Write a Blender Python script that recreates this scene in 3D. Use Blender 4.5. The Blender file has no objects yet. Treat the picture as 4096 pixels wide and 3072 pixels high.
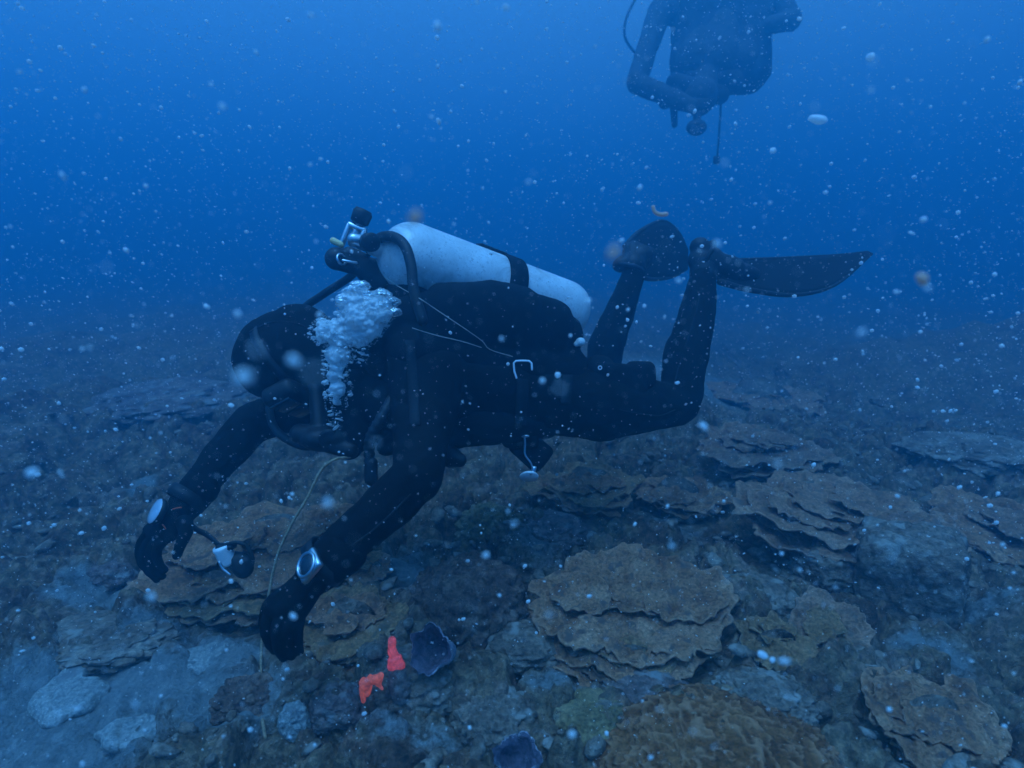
import bpy, bmesh, math, random
import numpy as np
from mathutils import Vector, Matrix

random.seed(7)
np.random.seed(7)
C = bpy.context.scene
COL = C.collection

# ------------------------------------------------------------------ camera
F_PX = 2275.0                     # focal length in pixels of the 4096 wide photograph
PITCH = math.radians(13.0)
CAM = np.array([0.0, 0.0, 1.0])
cam_d = bpy.data.cameras.new('camera')
cam_d.sensor_width = 36.0
cam_d.lens = 36.0 * F_PX / 4096.0
cam_d.clip_start = 0.01
cam_d.clip_end = 300
cam_d.dof.use_dof = True
cam_d.dof.focus_distance = 1.45
cam_d.dof.aperture_fstop = 2.8
cam_o = bpy.data.objects.new('camera', cam_d)
COL.objects.link(cam_o)
cam_o.location = CAM
cam_o.rotation_euler = (math.pi / 2 - PITCH, 0, 0)
C.camera = cam_o

# ------------------------------------------------------------------ sky light seen through the water, soft sun
SUN_EL, SUN_AZ = math.radians(68), math.radians(25)
WATER = (0.155, 0.51, 1.0)         # what several metres of sea leave of white daylight
w = bpy.data.worlds.new('World')
C.world = w
w.use_nodes = True
nt = w.node_tree
nt.nodes.clear()
N = nt.nodes.new
out = N('ShaderNodeOutputWorld')
bg = N('ShaderNodeBackground')
bg.inputs['Strength'].default_value = 0.15
sky = N('ShaderNodeTexSky')
sky.sky_type = 'NISHITA'
sky.sun_disc = False
sky.sun_elevation = SUN_EL
sky.sun_rotation = SUN_AZ
bw = N('ShaderNodeRGBToBW')
nt.links.new(sky.outputs[0], bw.inputs[0])
tc = N('ShaderNodeTexCoord')
sep = N('ShaderNodeSeparateXYZ')
nt.links.new(tc.outputs['Generated'], sep.inputs[0])
rng = N('ShaderNodeMapRange')     # daylight under water is strongest straight overhead
rng.interpolation_type = 'SMOOTHSTEP'
rng.inputs['From Min'].default_value = -0.15
rng.inputs['From Max'].default_value = 1.0
rng.inputs['To Min'].default_value = 0.12
rng.inputs['To Max'].default_value = 3.6
nt.links.new(sep.outputs['Z'], rng.inputs['Value'])
mul = N('ShaderNodeMath'); mul.operation = 'MULTIPLY'
nt.links.new(bw.outputs[0], mul.inputs[0]); nt.links.new(rng.outputs[0], mul.inputs[1])
tint = N('ShaderNodeMix'); tint.data_type = 'RGBA'; tint.blend_type = 'MULTIPLY'
tint.inputs['Factor'].default_value = 1.0
nt.links.new(mul.outputs[0], tint.inputs['A'])
tint.inputs['B'].default_value = (*WATER, 1)
nt.links.new(tint.outputs['Result'], bg.inputs['Color'])
nt.links.new(bg.outputs[0], out.inputs['Surface'])

sun_d = bpy.data.lights.new('sun', 'SUN')
sun_d.energy = 1.5
sun_d.angle = math.radians(30)
sun_d.color = (0.19, 0.54, 1.0)
sun_o = bpy.data.objects.new('sun', sun_d)
COL.objects.link(sun_o)
_sd = Vector((math.sin(SUN_AZ) * math.cos(SUN_EL), math.cos(SUN_AZ) * math.cos(SUN_EL), math.sin(SUN_EL)))
_sd = Vector((-0.12, -0.22, 0.97)).normalized()
sky.sun_elevation = math.asin(_sd.z)
sky.sun_rotation = math.atan2(_sd.x, _sd.y)
sun_o.rotation_euler = _sd.to_track_quat('Z', 'Y').to_euler()
sun_o.location = (0, 0, 20)

C.view_settings.view_transform = 'Standard'
C.view_settings.look = 'None'
C.view_settings.exposure = 0.63
C.view_settings.gamma = 1.0
C.cycles.max_bounces = 10
C.cycles.diffuse_bounces = 5
C.cycles.transmission_bounces = 8
C.cycles.volume_bounces = 2
C.cycles.transparent_max_bounces = 12
C.cycles.use_denoising = True

# ------------------------------------------------------------------ camera-space helpers: pixel of the photo + depth -> point in the world
RT = np.array([1.0, 0, 0])
FW = np.array([0, math.cos(PITCH), -math.sin(PITCH)])
UP = np.array([0, math.sin(PITCH), math.cos(PITCH)])
def W(u, v, d):
    return CAM + RT * ((u - 2048) / F_PX * d) - UP * ((v - 1536) / F_PX * d) + FW * d
def unit(a):
    a = np.asarray(a, float)
    return a / max(1e-9, np.linalg.norm(a))

# ------------------------------------------------------------------ noise
def _h(ix, iy, iz, seed):
    h = (ix.astype(np.int64) * 374761393 + iy.astype(np.int64) * 668265263 + iz.astype(np.int64) * 1103515245 + seed * 974634777) & 0xffffffff
    h = ((h ^ (h >> 13)) * 1274126177) & 0xffffffff
    h = ((h ^ (h >> 15)) * 668265263) & 0xffffffff
    return ((h >> 8) & 0xffff) / 65535.0
def vnoise(p, seed=0):
    p = np.asarray(p, float)
    i = np.floor(p).astype(np.int64); f = p - i
    f = f * f * f * (f * (f * 6 - 15) + 10)
    r = 0
    for dx in (0, 1):
        wx = f[:, 0] if dx else 1 - f[:, 0]
        for dy in (0, 1):
            wy = f[:, 1] if dy else 1 - f[:, 1]
            for dz in (0, 1):
                wz = f[:, 2] if dz else 1 - f[:, 2]
                r = r + wx * wy * wz * _h(i[:, 0] + dx, i[:, 1] + dy, i[:, 2] + dz, seed)
    return r * 2 - 1
def fbm(p, octv=4, seed=0, gain=0.5):
    p = np.asarray(p, float); a = 1.0; s = 0; t = 0
    for k in range(octv):
        s = s + a * vnoise(p * (2.03 ** k) + 17.3 * k, seed + k); t += a; a *= gain
    return s / t
def worley(p, seed=0):
    p = np.asarray(p, float)
    i = np.floor(p).astype(np.int64)
    best = np.full(len(p), 9.0); sec = np.full(len(p), 9.0); cid = np.zeros(len(p))
    for dx in (-1, 0, 1):
        for dy in (-1, 0, 1):
            for dz in ((-1, 0, 1) if np.ptp(p[:, 2]) > 1e-6 else (0,)):
                a, b, c = i[:, 0] + dx, i[:, 1] + dy, i[:, 2] + dz
                q = np.stack([a + _h(a, b, c, seed), b + _h(a, b, c, seed + 11), c + (_h(a, b, c, seed + 23) if np.ptp(p[:, 2]) > 1e-6 else p[:, 2] - c)], 1)
                d = np.linalg.norm(q - p, axis=1)
                r = _h(a, b, c, seed + 37)
                m = d < best
                sec = np.where(m, best, np.minimum(sec, d))
                cid = np.where(m, r, cid); best = np.where(m, d, best)
    return best, sec, cid
def P3(x, y, z=0.0):
    x = np.asarray(x, float); return np.stack([x, np.asarray(y, float) + 0 * x, np.zeros_like(x) + z], -1)
def smooth01(t):
    t = np.clip(t, 0, 1); return t * t * (3 - 2 * t)

# ------------------------------------------------------------------ mesh helpers: everything is (V, F)
def join(parts):
    V, F, o = [], [], 0
    for v, f in parts:
        V.append(np.asarray(v, float)); F += [tuple(int(i) + o for i in q) for q in f]; o += len(v)
    return np.concatenate(V), F
def tube(pts, rad, seg=14, cap=True, flat=None):
    """Round tube through pts with a radius per point; flat = (vector, factor) squashes along vector."""
    P = [np.asarray(p, float) for p in pts]
    R = list(rad) if hasattr(rad, '__len__') else [rad] * len(P)
    if cap:
        d0, d1 = unit(P[1] - P[0]), unit(P[-1] - P[-2])
        a, b = [], []
        for t in (1.0, 0.92, 0.7, 0.38):
            s = math.sqrt(max(0, 1 - t * t))
            a.append((P[0] - d0 * R[0] * t, max(R[0] * s, 1e-5)))
        for t in (0.38, 0.7, 0.92, 1.0):
            s = math.sqrt(max(0, 1 - t * t))
            b.append((P[-1] + d1 * R[-1] * t, max(R[-1] * s, 1e-5)))
        P, R = [q[0] for q in a] + P + [q[0] for q in b], [q[1] for q in a] + R + [q[1] for q in b]
    V, F = [], []
    n = len(P); nrm = None
    for i in range(n):
        t = unit(P[min(i + 1, n - 1)] - P[max(i - 1, 0)])
        if nrm is None:
            nrm = unit(np.cross(t, [0.31, 0.2, 0.93] if abs(t[2]) < 0.8 else [1, 0.1, 0]))
        nrm = unit(nrm - t * np.dot(nrm, t))
        bn = np.cross(t, nrm)
        for k in range(seg):
            a = 2 * math.pi * k / seg
            off = (nrm * math.cos(a) + bn * math.sin(a)) * R[i]
            if flat is not None:
                fv = unit(flat[0]); off = off - fv * np.dot(off, fv) * (1 - flat[1])
            V.append(P[i] + off)
    for i in range(n - 1):
        for k in range(seg):
            F.append((i * seg + k, i * seg + (k + 1) % seg, (i + 1) * seg + (k + 1) % seg, (i + 1) * seg + k))
    F.append(tuple(range(seg - 1, -1, -1))); F.append(tuple((n - 1) * seg + k for k in range(seg)))
    return np.array(V), F
def spline(pts, n=8):
    P = [np.asarray(p, float) for p in pts]
    P = [2 * P[0] - P[1]] + P + [2 * P[-1] - P[-2]]
    o = []
    for i in range(1, len(P) - 2):
        for k in range(n):
            t = k / n
            o.append(0.5 * (2 * P[i] + (P[i + 1] - P[i - 1]) * t + (2 * P[i - 1] - 5 * P[i] + 4 * P[i + 1] - P[i + 2]) * t * t + (3 * P[i] - P[i - 1] - 3 * P[i + 1] + P[i + 2]) * t ** 3))
    o.append(P[-2])
    return o
def caps(p0, r0, p1, r1, seg=16):
    return tube([p0, (np.asarray(p0) + np.asarray(p1)) / 2, p1], [r0, (r0 + r1) / 2, r1], seg)
_ICO = {}
def ico(sub):
    if sub not in _ICO:
        bm = bmesh.new(); bmesh.ops.create_icosphere(bm, subdivisions=sub, radius=1)
        bm.verts.ensure_lookup_table()
        _ICO[sub] = (np.array([v.co[:] for v in bm.verts]), [tuple(v.index for v in f.verts) for f in bm.faces]); bm.free()
    return _ICO[sub]
def ell(c, ax, sub=3):
    """Ellipsoid: ax = three vectors (already scaled)."""
    v, f = ico(sub)
    return np.asarray(c) + v @ np.array(ax), f
def ball(c, r, sub=3):
    return ell(c, np.eye(3) * r, sub)
def rbox(c, ax, half, bev=0.2, seg=3):
    bm = bmesh.new(); bmesh.ops.create_cube(bm, size=2)
    for v in bm.verts:
        v.co = Vector((v.co.x * half[0], v.co.y * half[1], v.co.z * half[2]))
    bmesh.ops.bevel(bm, geom=bm.edges[:], offset=min(half) * bev * 2 * 0.98 if bev < 0.5 else min(half) * 0.98, segments=seg, profile=0.5, affect='EDGES')
    bm.verts.index_update()
    V = np.array([v.co[:] for v in bm.verts]); F = [tuple(v.index for v in f.verts) for f in bm.faces]; bm.free()
    A = np.array([unit(a) for a in ax])
    return np.asarray(c) + V @ A, F
def lathe(o, axis, prof, seg=40):
    t = unit(axis); n = unit(np.cross(t, [0.2, 0.1, 0.97])); b = np.cross(t, n)
    V, F = [], []
    for h, r in prof:
        for k in range(seg):
            a = 2 * math.pi * k / seg
            V.append(np.asarray(o) + t * h + (n * math.cos(a) + b * math.sin(a)) * max(r, 1e-5))
    for i in range(len(prof) - 1):
        for k in range(seg):
            F.append((i * seg + k, i * seg + (k + 1) % seg, (i + 1) * seg + (k + 1) % seg, (i + 1) * seg + k))
    return np.array(V), F
def torus(c, nrm, R, r, seg=40, s2=10, sq=None):
    t = unit(nrm); n = unit(np.cross(t, [0.2, 0.1, 0.97])); b = np.cross(t, n)
    if sq is not None: n, b = sq
    pts = []
    V, F = [], []
    for k in range(seg):
        a = 2 * math.pi * k / seg
        d = n * math.cos(a) + b * math.sin(a)
        for j in range(s2):
            e = 2 * math.pi * j / s2
            V.append(np.asarray(c) + d * (R + r * math.cos(e)) + t * r * math.sin(e))
    for k in range(seg):
        for j in range(s2):
            F.append((k * s2 + j, k * s2 + (j + 1) % s2, ((k + 1) % seg) * s2 + (j + 1) % s2, ((k + 1) % seg) * s2 + j))
    return np.array(V), F
def band(c, nrm, R, width, thick, seg=48):
    """Flat strap wound round an axis."""
    h = width / 2
    prof = [(-h, R), (-h, R + thick), (h, R + thick), (h, R), (-h, R)]
    return lathe(c, nrm, prof, seg)
def sheet(G, thick):
    """Thick closed sheet from a grid of points [i][j]; thick may be an array."""
    G = np.asarray(G, float); n, m, _ = G.shape
    du = np.gradient(G, axis=0); dv = np.gradient(G, axis=1)
    nn = np.cross(du, dv); nn /= np.maximum(1e-9, np.linalg.norm(nn, axis=2, keepdims=True))
    t = np.broadcast_to(np.asarray(thick, float), (n, m))[..., None] / 2
    V = np.concatenate([(G + nn * t).reshape(-1, 3), (G - nn * t).reshape(-1, 3)])
    F = []; o = n * m
    for i in range(n - 1):
        for j in range(m - 1):
            a, b, c, d = i * m + j, i * m + j + 1, (i + 1) * m + j + 1, (i + 1) * m + j
            F.append((a, d, c, b)); F.append((a + o, b + o, c + o, d + o))
    edge = [j for j in range(m)] + [i * m + m - 1 for i in range(1, n)] + [(n - 1) * m + j for j in range(m - 2, -1, -1)] + [i * m for i in range(n - 2, 0, -1)]
    for k in range(len(edge)):
        a, b = edge[k], edge[(k + 1) % len(edge)]
        F.append((a, b, b + o, a + o))
    return V, F
def make_mesh(name, V, F, mat=None, smooth=True):
    me = bpy.data.meshes.new(name)
    me.from_pydata(np.asarray(V, float).tolist(), [], F)
    if smooth: me.polygons.foreach_set('use_smooth', [True] * len(me.polygons))
    if mat: me.materials.append(mat)
    me.update()
    return me
def remesh(parts, voxel, smooth_it=6, fac=0.5):
    """Fuse overlapping shapes into one continuous skin."""
    V, F = join(parts)
    me = make_mesh('tmp', V, F)
    o = bpy.data.objects.new('tmp', me); COL.objects.link(o)
    m = o.modifiers.new('r', 'REMESH'); m.mode = 'VOXEL'; m.voxel_size = voxel
    if smooth_it:
        s = o.modifiers.new('s', 'SMOOTH'); s.factor = fac; s.iterations = smooth_it
    dg = bpy.context.evaluated_depsgraph_get()
    m2 = bpy.data.meshes.new_from_object(o.evaluated_get(dg))
    v = np.zeros(len(m2.vertices) * 3); m2.vertices.foreach_get('co', v)
    f = [tuple(p.vertices) for p in m2.polygons]
    bpy.data.objects.remove(o); bpy.data.meshes.remove(m2); bpy.data.meshes.remove(me)
    return v.reshape(-1, 3), f
def vnormals(V, F):
    me = make_mesh('n', V, F)
    n = np.zeros(len(V) * 3); me.vertices.foreach_get('normal', n)
    bpy.data.meshes.remove(me)
    return n.reshape(-1, 3)
def wrinkle(VF, amp, scale, seed=0, stretch=(1, 1, 1)):
    V, F = VF
    n = vnormals(V, F)
    d = fbm(V * scale * np.array(stretch), 3, seed)
    return V + n * (d * amp)[:, None], F

ORG = {}
def _tag(o, label=None, cat=None, group=None, kind=None):
    if label: o['label'] = label
    if cat: o['category'] = cat
    if group: o['group'] = group
    if kind: o['kind'] = kind
    return o
def thing(name, label, cat, loc, group=None):
    o = bpy.data.objects.new(name, None); COL.objects.link(o)
    o.empty_display_size = 0.05
    o.location = loc; ORG[o.name] = np.asarray(loc, float)
    return _tag(o, label, cat, group)
def part(name, VF, mat, parent, label=None, smooth=True):
    org = ORG[parent.name]
    o = bpy.data.objects.new(name, make_mesh(name, np.asarray(VF[0]) - org, VF[1], mat, smooth))
    COL.objects.link(o); o.parent = parent; ORG[o.name] = org
    return _tag(o, label)
def single(name, VF, mat, label=None, cat=None, group=None, kind=None, loc=None, smooth=True):
    org = np.asarray(loc if loc is not None else np.mean(VF[0], axis=0), float)
    o = bpy.data.objects.new(name, make_mesh(name, np.asarray(VF[0]) - org, VF[1], mat, smooth))
    COL.objects.link(o); o.location = org; ORG[o.name] = org
    return _tag(o, label, cat, group, kind)

# ------------------------------------------------------------------ materials
def mat_base(name):
    m = bpy.data.materials.new(name); m.use_nodes = True
    return m, m.node_tree, m.node_tree.nodes['Principled BSDF']
def noise_node(t, scale, detail=5, rough=0.6, dist=0.0, coord='Object'):
    n = t.nodes.new('ShaderNodeTexNoise')
    n.inputs['Scale'].default_value = scale; n.inputs['Detail'].default_value = detail
    n.inputs['Roughness'].default_value = rough; n.inputs['Distortion'].default_value = dist
    tcn = t.nodes.new('ShaderNodeTexCoord'); t.links.new(tcn.outputs[coord], n.inputs['Vector'])
    return n
def ramp(t, src, stops):
    r = t.nodes.new('ShaderNodeValToRGB')
    e = r.color_ramp.elements
    while len(e) < len(stops): e.new(0.5)
    for k, (p, c) in enumerate(stops):
        e[k].position = p; e[k].color = (*c, 1)
    t.links.new(src, r.inputs[0])
    return r
def mixc(t, fac, a, b, mode='MIX'):
    m = t.nodes.new('ShaderNodeMix'); m.data_type = 'RGBA'; m.blend_type = mode
    for key, val in (('Factor', fac), ('A', a), ('B', b)):
        if hasattr(val, 'is_linked'): t.links.new(val, m.inputs[key])
        elif key == 'Factor': m.inputs[key].default_value = val
        else: m.inputs[key].default_value = (*val, 1)
    return m.outputs['Result']
def bump(t, bs, src, strength, dist):
    b = t.nodes.new('ShaderNodeBump'); b.inputs['Strength'].default_value = strength; b.inputs['Distance'].default_value = dist
    t.links.new(src, b.inputs['Height']); t.links.new(b.outputs[0], bs.inputs['Normal'])
    return b
def reef_mat(name, c0, c1, c2, scale=14, fine=90, bstr=0.9, bdist=0.006, speck=None, rim=False):
    m, t, b = mat_base(name)
    n1 = noise_node(t, scale, 6, 0.65, 0.4)
    n2 = noise_node(t, fine, 4, 0.7)
    r1 = ramp(t, n1.outputs[0], [(0.3, c0), (0.5, c1), (0.72, c2)])
    r2 = ramp(t, n2.outputs[0], [(0.32, (0.28, 0.28, 0.28)), (0.5, (0.9, 0.9, 0.9)), (0.68, (1.6, 1.6, 1.6))])
    col = mixc(t, 0.75, r1.outputs[0], r2.outputs[0], 'MULTIPLY')
    if speck:
        vo = t.nodes.new('ShaderNodeTexNoise'); vo.inputs['Scale'].default_value = scale * 2.3; vo.inputs['Detail'].default_value = 3
        tcn = t.nodes.new('ShaderNodeTexCoord'); mp = t.nodes.new('ShaderNodeMapping'); mp.inputs['Location'].default_value = (3, 5, 1)
        t.links.new(tcn.outputs['Object'], mp.inputs[0]); t.links.new(mp.outputs[0], vo.inputs['Vector'])
        rr = ramp(t, vo.outputs[0], [(0.56, (0, 0, 0)), (0.66, (1, 1, 1))])
        col = mixc(t, rr.outputs[0], col, speck)
    if rim:                                    # the growing margin of the shelf is paler
        at = t.nodes.new('ShaderNodeAttribute'); at.attribute_name = 'rim'
        col = mixc(t, at.outputs['Fac'], col, tuple(min(1, c * 1.35 + 0.05) for c in c2))
    t.links.new(col, b.inputs['Base Color'])
    b.inputs['Roughness'].default_value = 0.95
    b.inputs['Specular IOR Level'].default_value = 0.1
    bump(t, b, n2.outputs[0], bstr, bdist)
    return m
def plain(name, col, rough=0.6, metal=0.0, nscale=60, var=0.25, bstr=0.2, bdist=0.002, spec=0.3):
    m, t, b = mat_base(name)
    n = noise_node(t, nscale, 5, 0.6)
    lo = tuple(c * (1 - var) for c in col); hi = tuple(min(1, c * (1 + var)) for c in col)
    r = ramp(t, n.outputs[0], [(0.3, lo), (0.7, hi)])
    t.links.new(r.outputs[0], b.inputs['Base Color'])
    b.inputs['Roughness'].default_value = rough; b.inputs['Metallic'].default_value = metal
    b.inputs['Specular IOR Level'].default_value = spec
    bump(t, b, n.outputs[0], bstr, bdist)
    return m
M_SUIT = plain('neoprene', (0.006, 0.006, 0.007), 0.8, 0, 35, 0.4, 0.5, 0.006, 0.12)
M_GLOVE = plain('glove_fabric', (0.006, 0.006, 0.007), 0.85, 0, 120, 0.4, 0.4, 0.002, 0.12)
M_RUB = plain('black_rubber', (0.016, 0.016, 0.018), 0.5, 0, 80, 0.3, 0.15, 0.001, 0.3)
M_VEST = plain('vest_nylon', (0.008, 0.009, 0.011), 0.8, 0, 300, 0.3, 0.4, 0.002, 0.12)
M_SUITB = plain('hazed_neoprene', (0.07, 0.075, 0.08), 0.85, 0, 35, 0.4, 0.5, 0.006, 0.1)  # far diver's suit, lightened: veil of haze put into its base colour
M_VESTB = plain('hazed_vest', (0.05, 0.055, 0.065), 0.85, 0, 9, 0.6, 0.4, 0.006, 0.1)  # far diver's vest, likewise paler to carry the haze in its colour
M_FIN = plain('fin_rubber', (0.008, 0.0085, 0.01), 0.7, 0, 40, 0.3, 0.1, 0.001, 0.15)
M_STEEL = plain('brushed_steel', (0.62, 0.63, 0.65), 0.28, 1.0, 90, 0.15, 0.1, 0.001)
M_SILVER = plain('pale_silver', (0.86, 0.87, 0.88), 0.3, 0.1, 90, 0.1, 0.1, 0.001, 0.6)
M_WHITE = plain('white_plastic', (0.7, 0.7, 0.68), 0.45, 0, 50, 0.1, 0.05, 0.001)
M_CAP = plain('yellow_plastic', (0.9, 0.62, 0.3), 0.5, 0, 50, 0.1, 0.05, 0.001)
M_SKIN = plain('face_skin', (0.35, 0.22, 0.16), 0.6, 0, 60, 0.1)
def tank_mat():
    m, t, b = mat_base('tank_aluminium')
    n1 = noise_node(t, 9, 6, 0.7, 0.6); n2 = noise_node(t, 130, 6, 0.8)
    r = ramp(t, n1.outputs[0], [(0.34, (0.40, 0.39, 0.38)), (0.46, (0.66, 0.65, 0.64)), (0.62, (0.82, 0.81, 0.80))])
    s = ramp(t, n2.outputs[0], [(0.54, (0, 0, 0)), (0.62, (1, 1, 1))])
    msk = ramp(t, n1.outputs[0], [(0.42, (0, 0, 0)), (0.55, (0.9, 0.9, 0.9))])
    f = mixc(t, 1.0, s.outputs[0], msk.outputs[0], 'MULTIPLY')
    t.links.new(mixc(t, f, r.outputs[0], (0.36, 0.36, 0.37)), b.inputs['Base Color'])
    b.inputs['Metallic'].default_value = 0.1; b.inputs['Roughness'].default_value = 0.45
    bump(t, b, n2.outputs[0], 0.08, 0.001)
    return m
M_TANK = tank_mat()
M_GLASS = plain('watch_glass', (0.02, 0.03, 0.04), 0.12, 0, 30, 0.2, 0.0, 0.001, 0.6)
M_SCREEN = plain('pale_screen_glass', (0.45, 0.52, 0.6), 0.15, 0, 30, 0.1, 0.0, 0.001, 0.8)
M_BLUE = plain('blue_plastic', (0.05, 0.25, 0.95), 0.35, 0, 30, 0.1)
M_LINE = plain('pale_line', (0.55, 0.5, 0.42), 0.8, 0, 90, 0.2)
M_ROPE = plain('weathered_rope', (0.38, 0.25, 0.15), 0.9, 0, 200, 0.5, 0.6, 0.002)
M_ORANGE = plain('orange_stitching', (0.9, 0.16, 0.06), 0.7, 0, 90, 0.2)

M_PLATE = [reef_mat('plate_coral_brown', (0.20, 0.075, 0.04), (0.44, 0.19, 0.10), (0.62, 0.32, 0.19), 13, 120, 1.0, 0.008, (0.20, 0.11, 0.08), True),
           reef_mat('plate_coral_olive', (0.20, 0.09, 0.04), (0.38, 0.18, 0.085), (0.52, 0.29, 0.15), 13, 120, 1.0, 0.008, (0.20, 0.13, 0.08), True),
           reef_mat('plate_coral_tan', (0.22, 0.095, 0.055), (0.42, 0.20, 0.12), (0.58, 0.32, 0.21), 13, 120, 1.0, 0.008, (0.24, 0.14, 0.10), True)]
M_MOUND = reef_mat('mound_coral_dark', (0.08, 0.045, 0.035), (0.20, 0.11, 0.08), (0.40, 0.24, 0.17), 16, 130, 1.0, 0.006)
M_BRAIN = reef_mat('brain_coral_brown', (0.12, 0.035, 0.014), (0.26, 0.085, 0.03), (0.42, 0.16, 0.065), 9, 90, 1.0, 0.008, None, True)
M_ROCK = reef_mat('reef_rock', (0.12, 0.075, 0.055), (0.25, 0.165, 0.12), (0.42, 0.32, 0.25), 10, 80, 1.0, 0.008, (0.38, 0.31, 0.26))
M_PURP = reef_mat('coralline_rock', (0.11, 0.07, 0.06), (0.22, 0.14, 0.12), (0.38, 0.27, 0.22), 10, 80, 1.0, 0.008, (0.30, 0.27, 0.25))
M_PALE = reef_mat('pale_slab', (0.22, 0.21, 0.19), (0.36, 0.34, 0.31), (0.48, 0.46, 0.43), 9, 120, 0.9, 0.006, (0.22, 0.20, 0.19))
M_OLIVE = reef_mat('olive_mound', (0.14, 0.09, 0.045), (0.27, 0.17, 0.08), (0.40, 0.27, 0.15), 12, 120, 0.9, 0.005)
M_SPONGE = reef_mat('violet_sponge', (0.22, 0.19, 0.22), (0.36, 0.32, 0.36), (0.52, 0.47, 0.50), 14, 120, 0.8, 0.004)
M_DARKSP = reef_mat('sponge_inside', (0.06, 0.05, 0.065), (0.12, 0.10, 0.13), (0.20, 0.17, 0.20), 14, 120, 0.8, 0.004)

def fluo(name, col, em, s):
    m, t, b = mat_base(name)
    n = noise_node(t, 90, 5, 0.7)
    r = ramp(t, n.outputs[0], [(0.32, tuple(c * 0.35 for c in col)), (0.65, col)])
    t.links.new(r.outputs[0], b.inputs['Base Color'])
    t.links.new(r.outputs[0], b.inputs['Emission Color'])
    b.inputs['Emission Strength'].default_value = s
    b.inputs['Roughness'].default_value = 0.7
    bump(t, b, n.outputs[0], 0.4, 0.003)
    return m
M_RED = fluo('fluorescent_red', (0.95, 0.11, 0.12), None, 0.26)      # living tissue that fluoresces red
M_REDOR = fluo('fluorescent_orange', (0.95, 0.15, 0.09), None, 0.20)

def seabed_mat():
    m, t, b = mat_base('seabed')
    at = t.nodes.new('ShaderNodeAttribute'); at.attribute_name = 'sand'
    n1 = noise_node(t, 5, 8, 0.7, 0.5); n2 = noise_node(t, 38, 6, 0.7, 0.2); n3 = noise_node(t, 150, 3, 0.7)
    rock = ramp(t, n1.outputs[0], [(0.28, (0.045, 0.03, 0.025)), (0.42, (0.17, 0.09, 0.06)), (0.52, (0.22, 0.14, 0.085)), (0.62, (0.25, 0.15, 0.11)), (0.75, (0.38, 0.27, 0.20))])
    sand = ramp(t, n2.outputs[0], [(0.3, (0.15, 0.14, 0.13)), (0.55, (0.25, 0.24, 0.225)), (0.75, (0.36, 0.35, 0.33))])
    rr = ramp(t, n2.outputs[0], [(0.30, (0.25, 0.25, 0.25)), (0.48, (0.9, 0.9, 0.9)), (0.68, (2.3, 2.2, 2.1))])
    rock2 = mixc(t, 0.85, rock.outputs[0], rr.outputs[0], 'MULTIPLY')
    # sand edge broken up by noise
    ad = t.nodes.new('ShaderNodeMath'); ad.operation = 'MULTIPLY_ADD'
    t.links.new(n2.outputs[0], ad.inputs[0]); ad.inputs[1].default_value = 0.9; t.links.new(at.outputs['Fac'], ad.inputs[2])
    ed = ramp(t, ad.outputs[0], [(0.72, (0, 0, 0)), (0.95, (1, 1, 1))])
    col = mixc(t, ed.outputs[0], rock2, sand.outputs[0])
    g = ramp(t, n3.outputs[0], [(0.3, (0.6, 0.6, 0.6)), (0.7, (1.25, 1.25, 1.25))])
    col = mixc(t, 0.7, col, g.outputs[0], 'MULTIPLY')
    t.links.new(col, b.inputs['Base Color'])
    b.inputs['Roughness'].default_value = 0.95; b.inputs['Specular IOR Level'].default_value = 0.1
    mx = t.nodes.new('ShaderNodeMath'); mx.operation = 'ADD'
    t.links.new(n2.outputs[0], mx.inputs[0]); t.links.new(n3.outputs[0], mx.inputs[1])
    bump(t, b, mx.outputs[0], 0.9, 0.008)
    return m

# ------------------------------------------------------------------ the water itself (haze) round the whole scene
hz_m = bpy.data.materials.new('sea_water'); hz_m.use_nodes = True
ht = hz_m.node_tree; ht.nodes.clear()
ho = ht.nodes.new('ShaderNodeOutputMaterial'); pv = ht.nodes.new('ShaderNodeVolumePrincipled')
pv.inputs['Color'].default_value = (0.07, 0.53, 0.83, 1)
pv.inputs['Density'].default_value = 0.205
pv.inputs['Anisotropy'].default_value = 0.7
ht.links.new(pv.outputs[0], ho.inputs['Volume'])
HZ = 40.0
hv = np.array([(x, y, z) for z in (-3.0, 4.4) for y in (-HZ, HZ) for x in (-HZ, HZ)])
hf = [(0, 2, 3, 1), (4, 5, 7, 6), (0, 1, 5, 4), (2, 6, 7, 3), (0, 4, 6, 2), (1, 3, 7, 5)]
single('haze', (hv, hf), hz_m, 'hazy blue sea water filling the whole view', 'water', kind='stuff', loc=(0, 0, 0), smooth=False)

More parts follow.
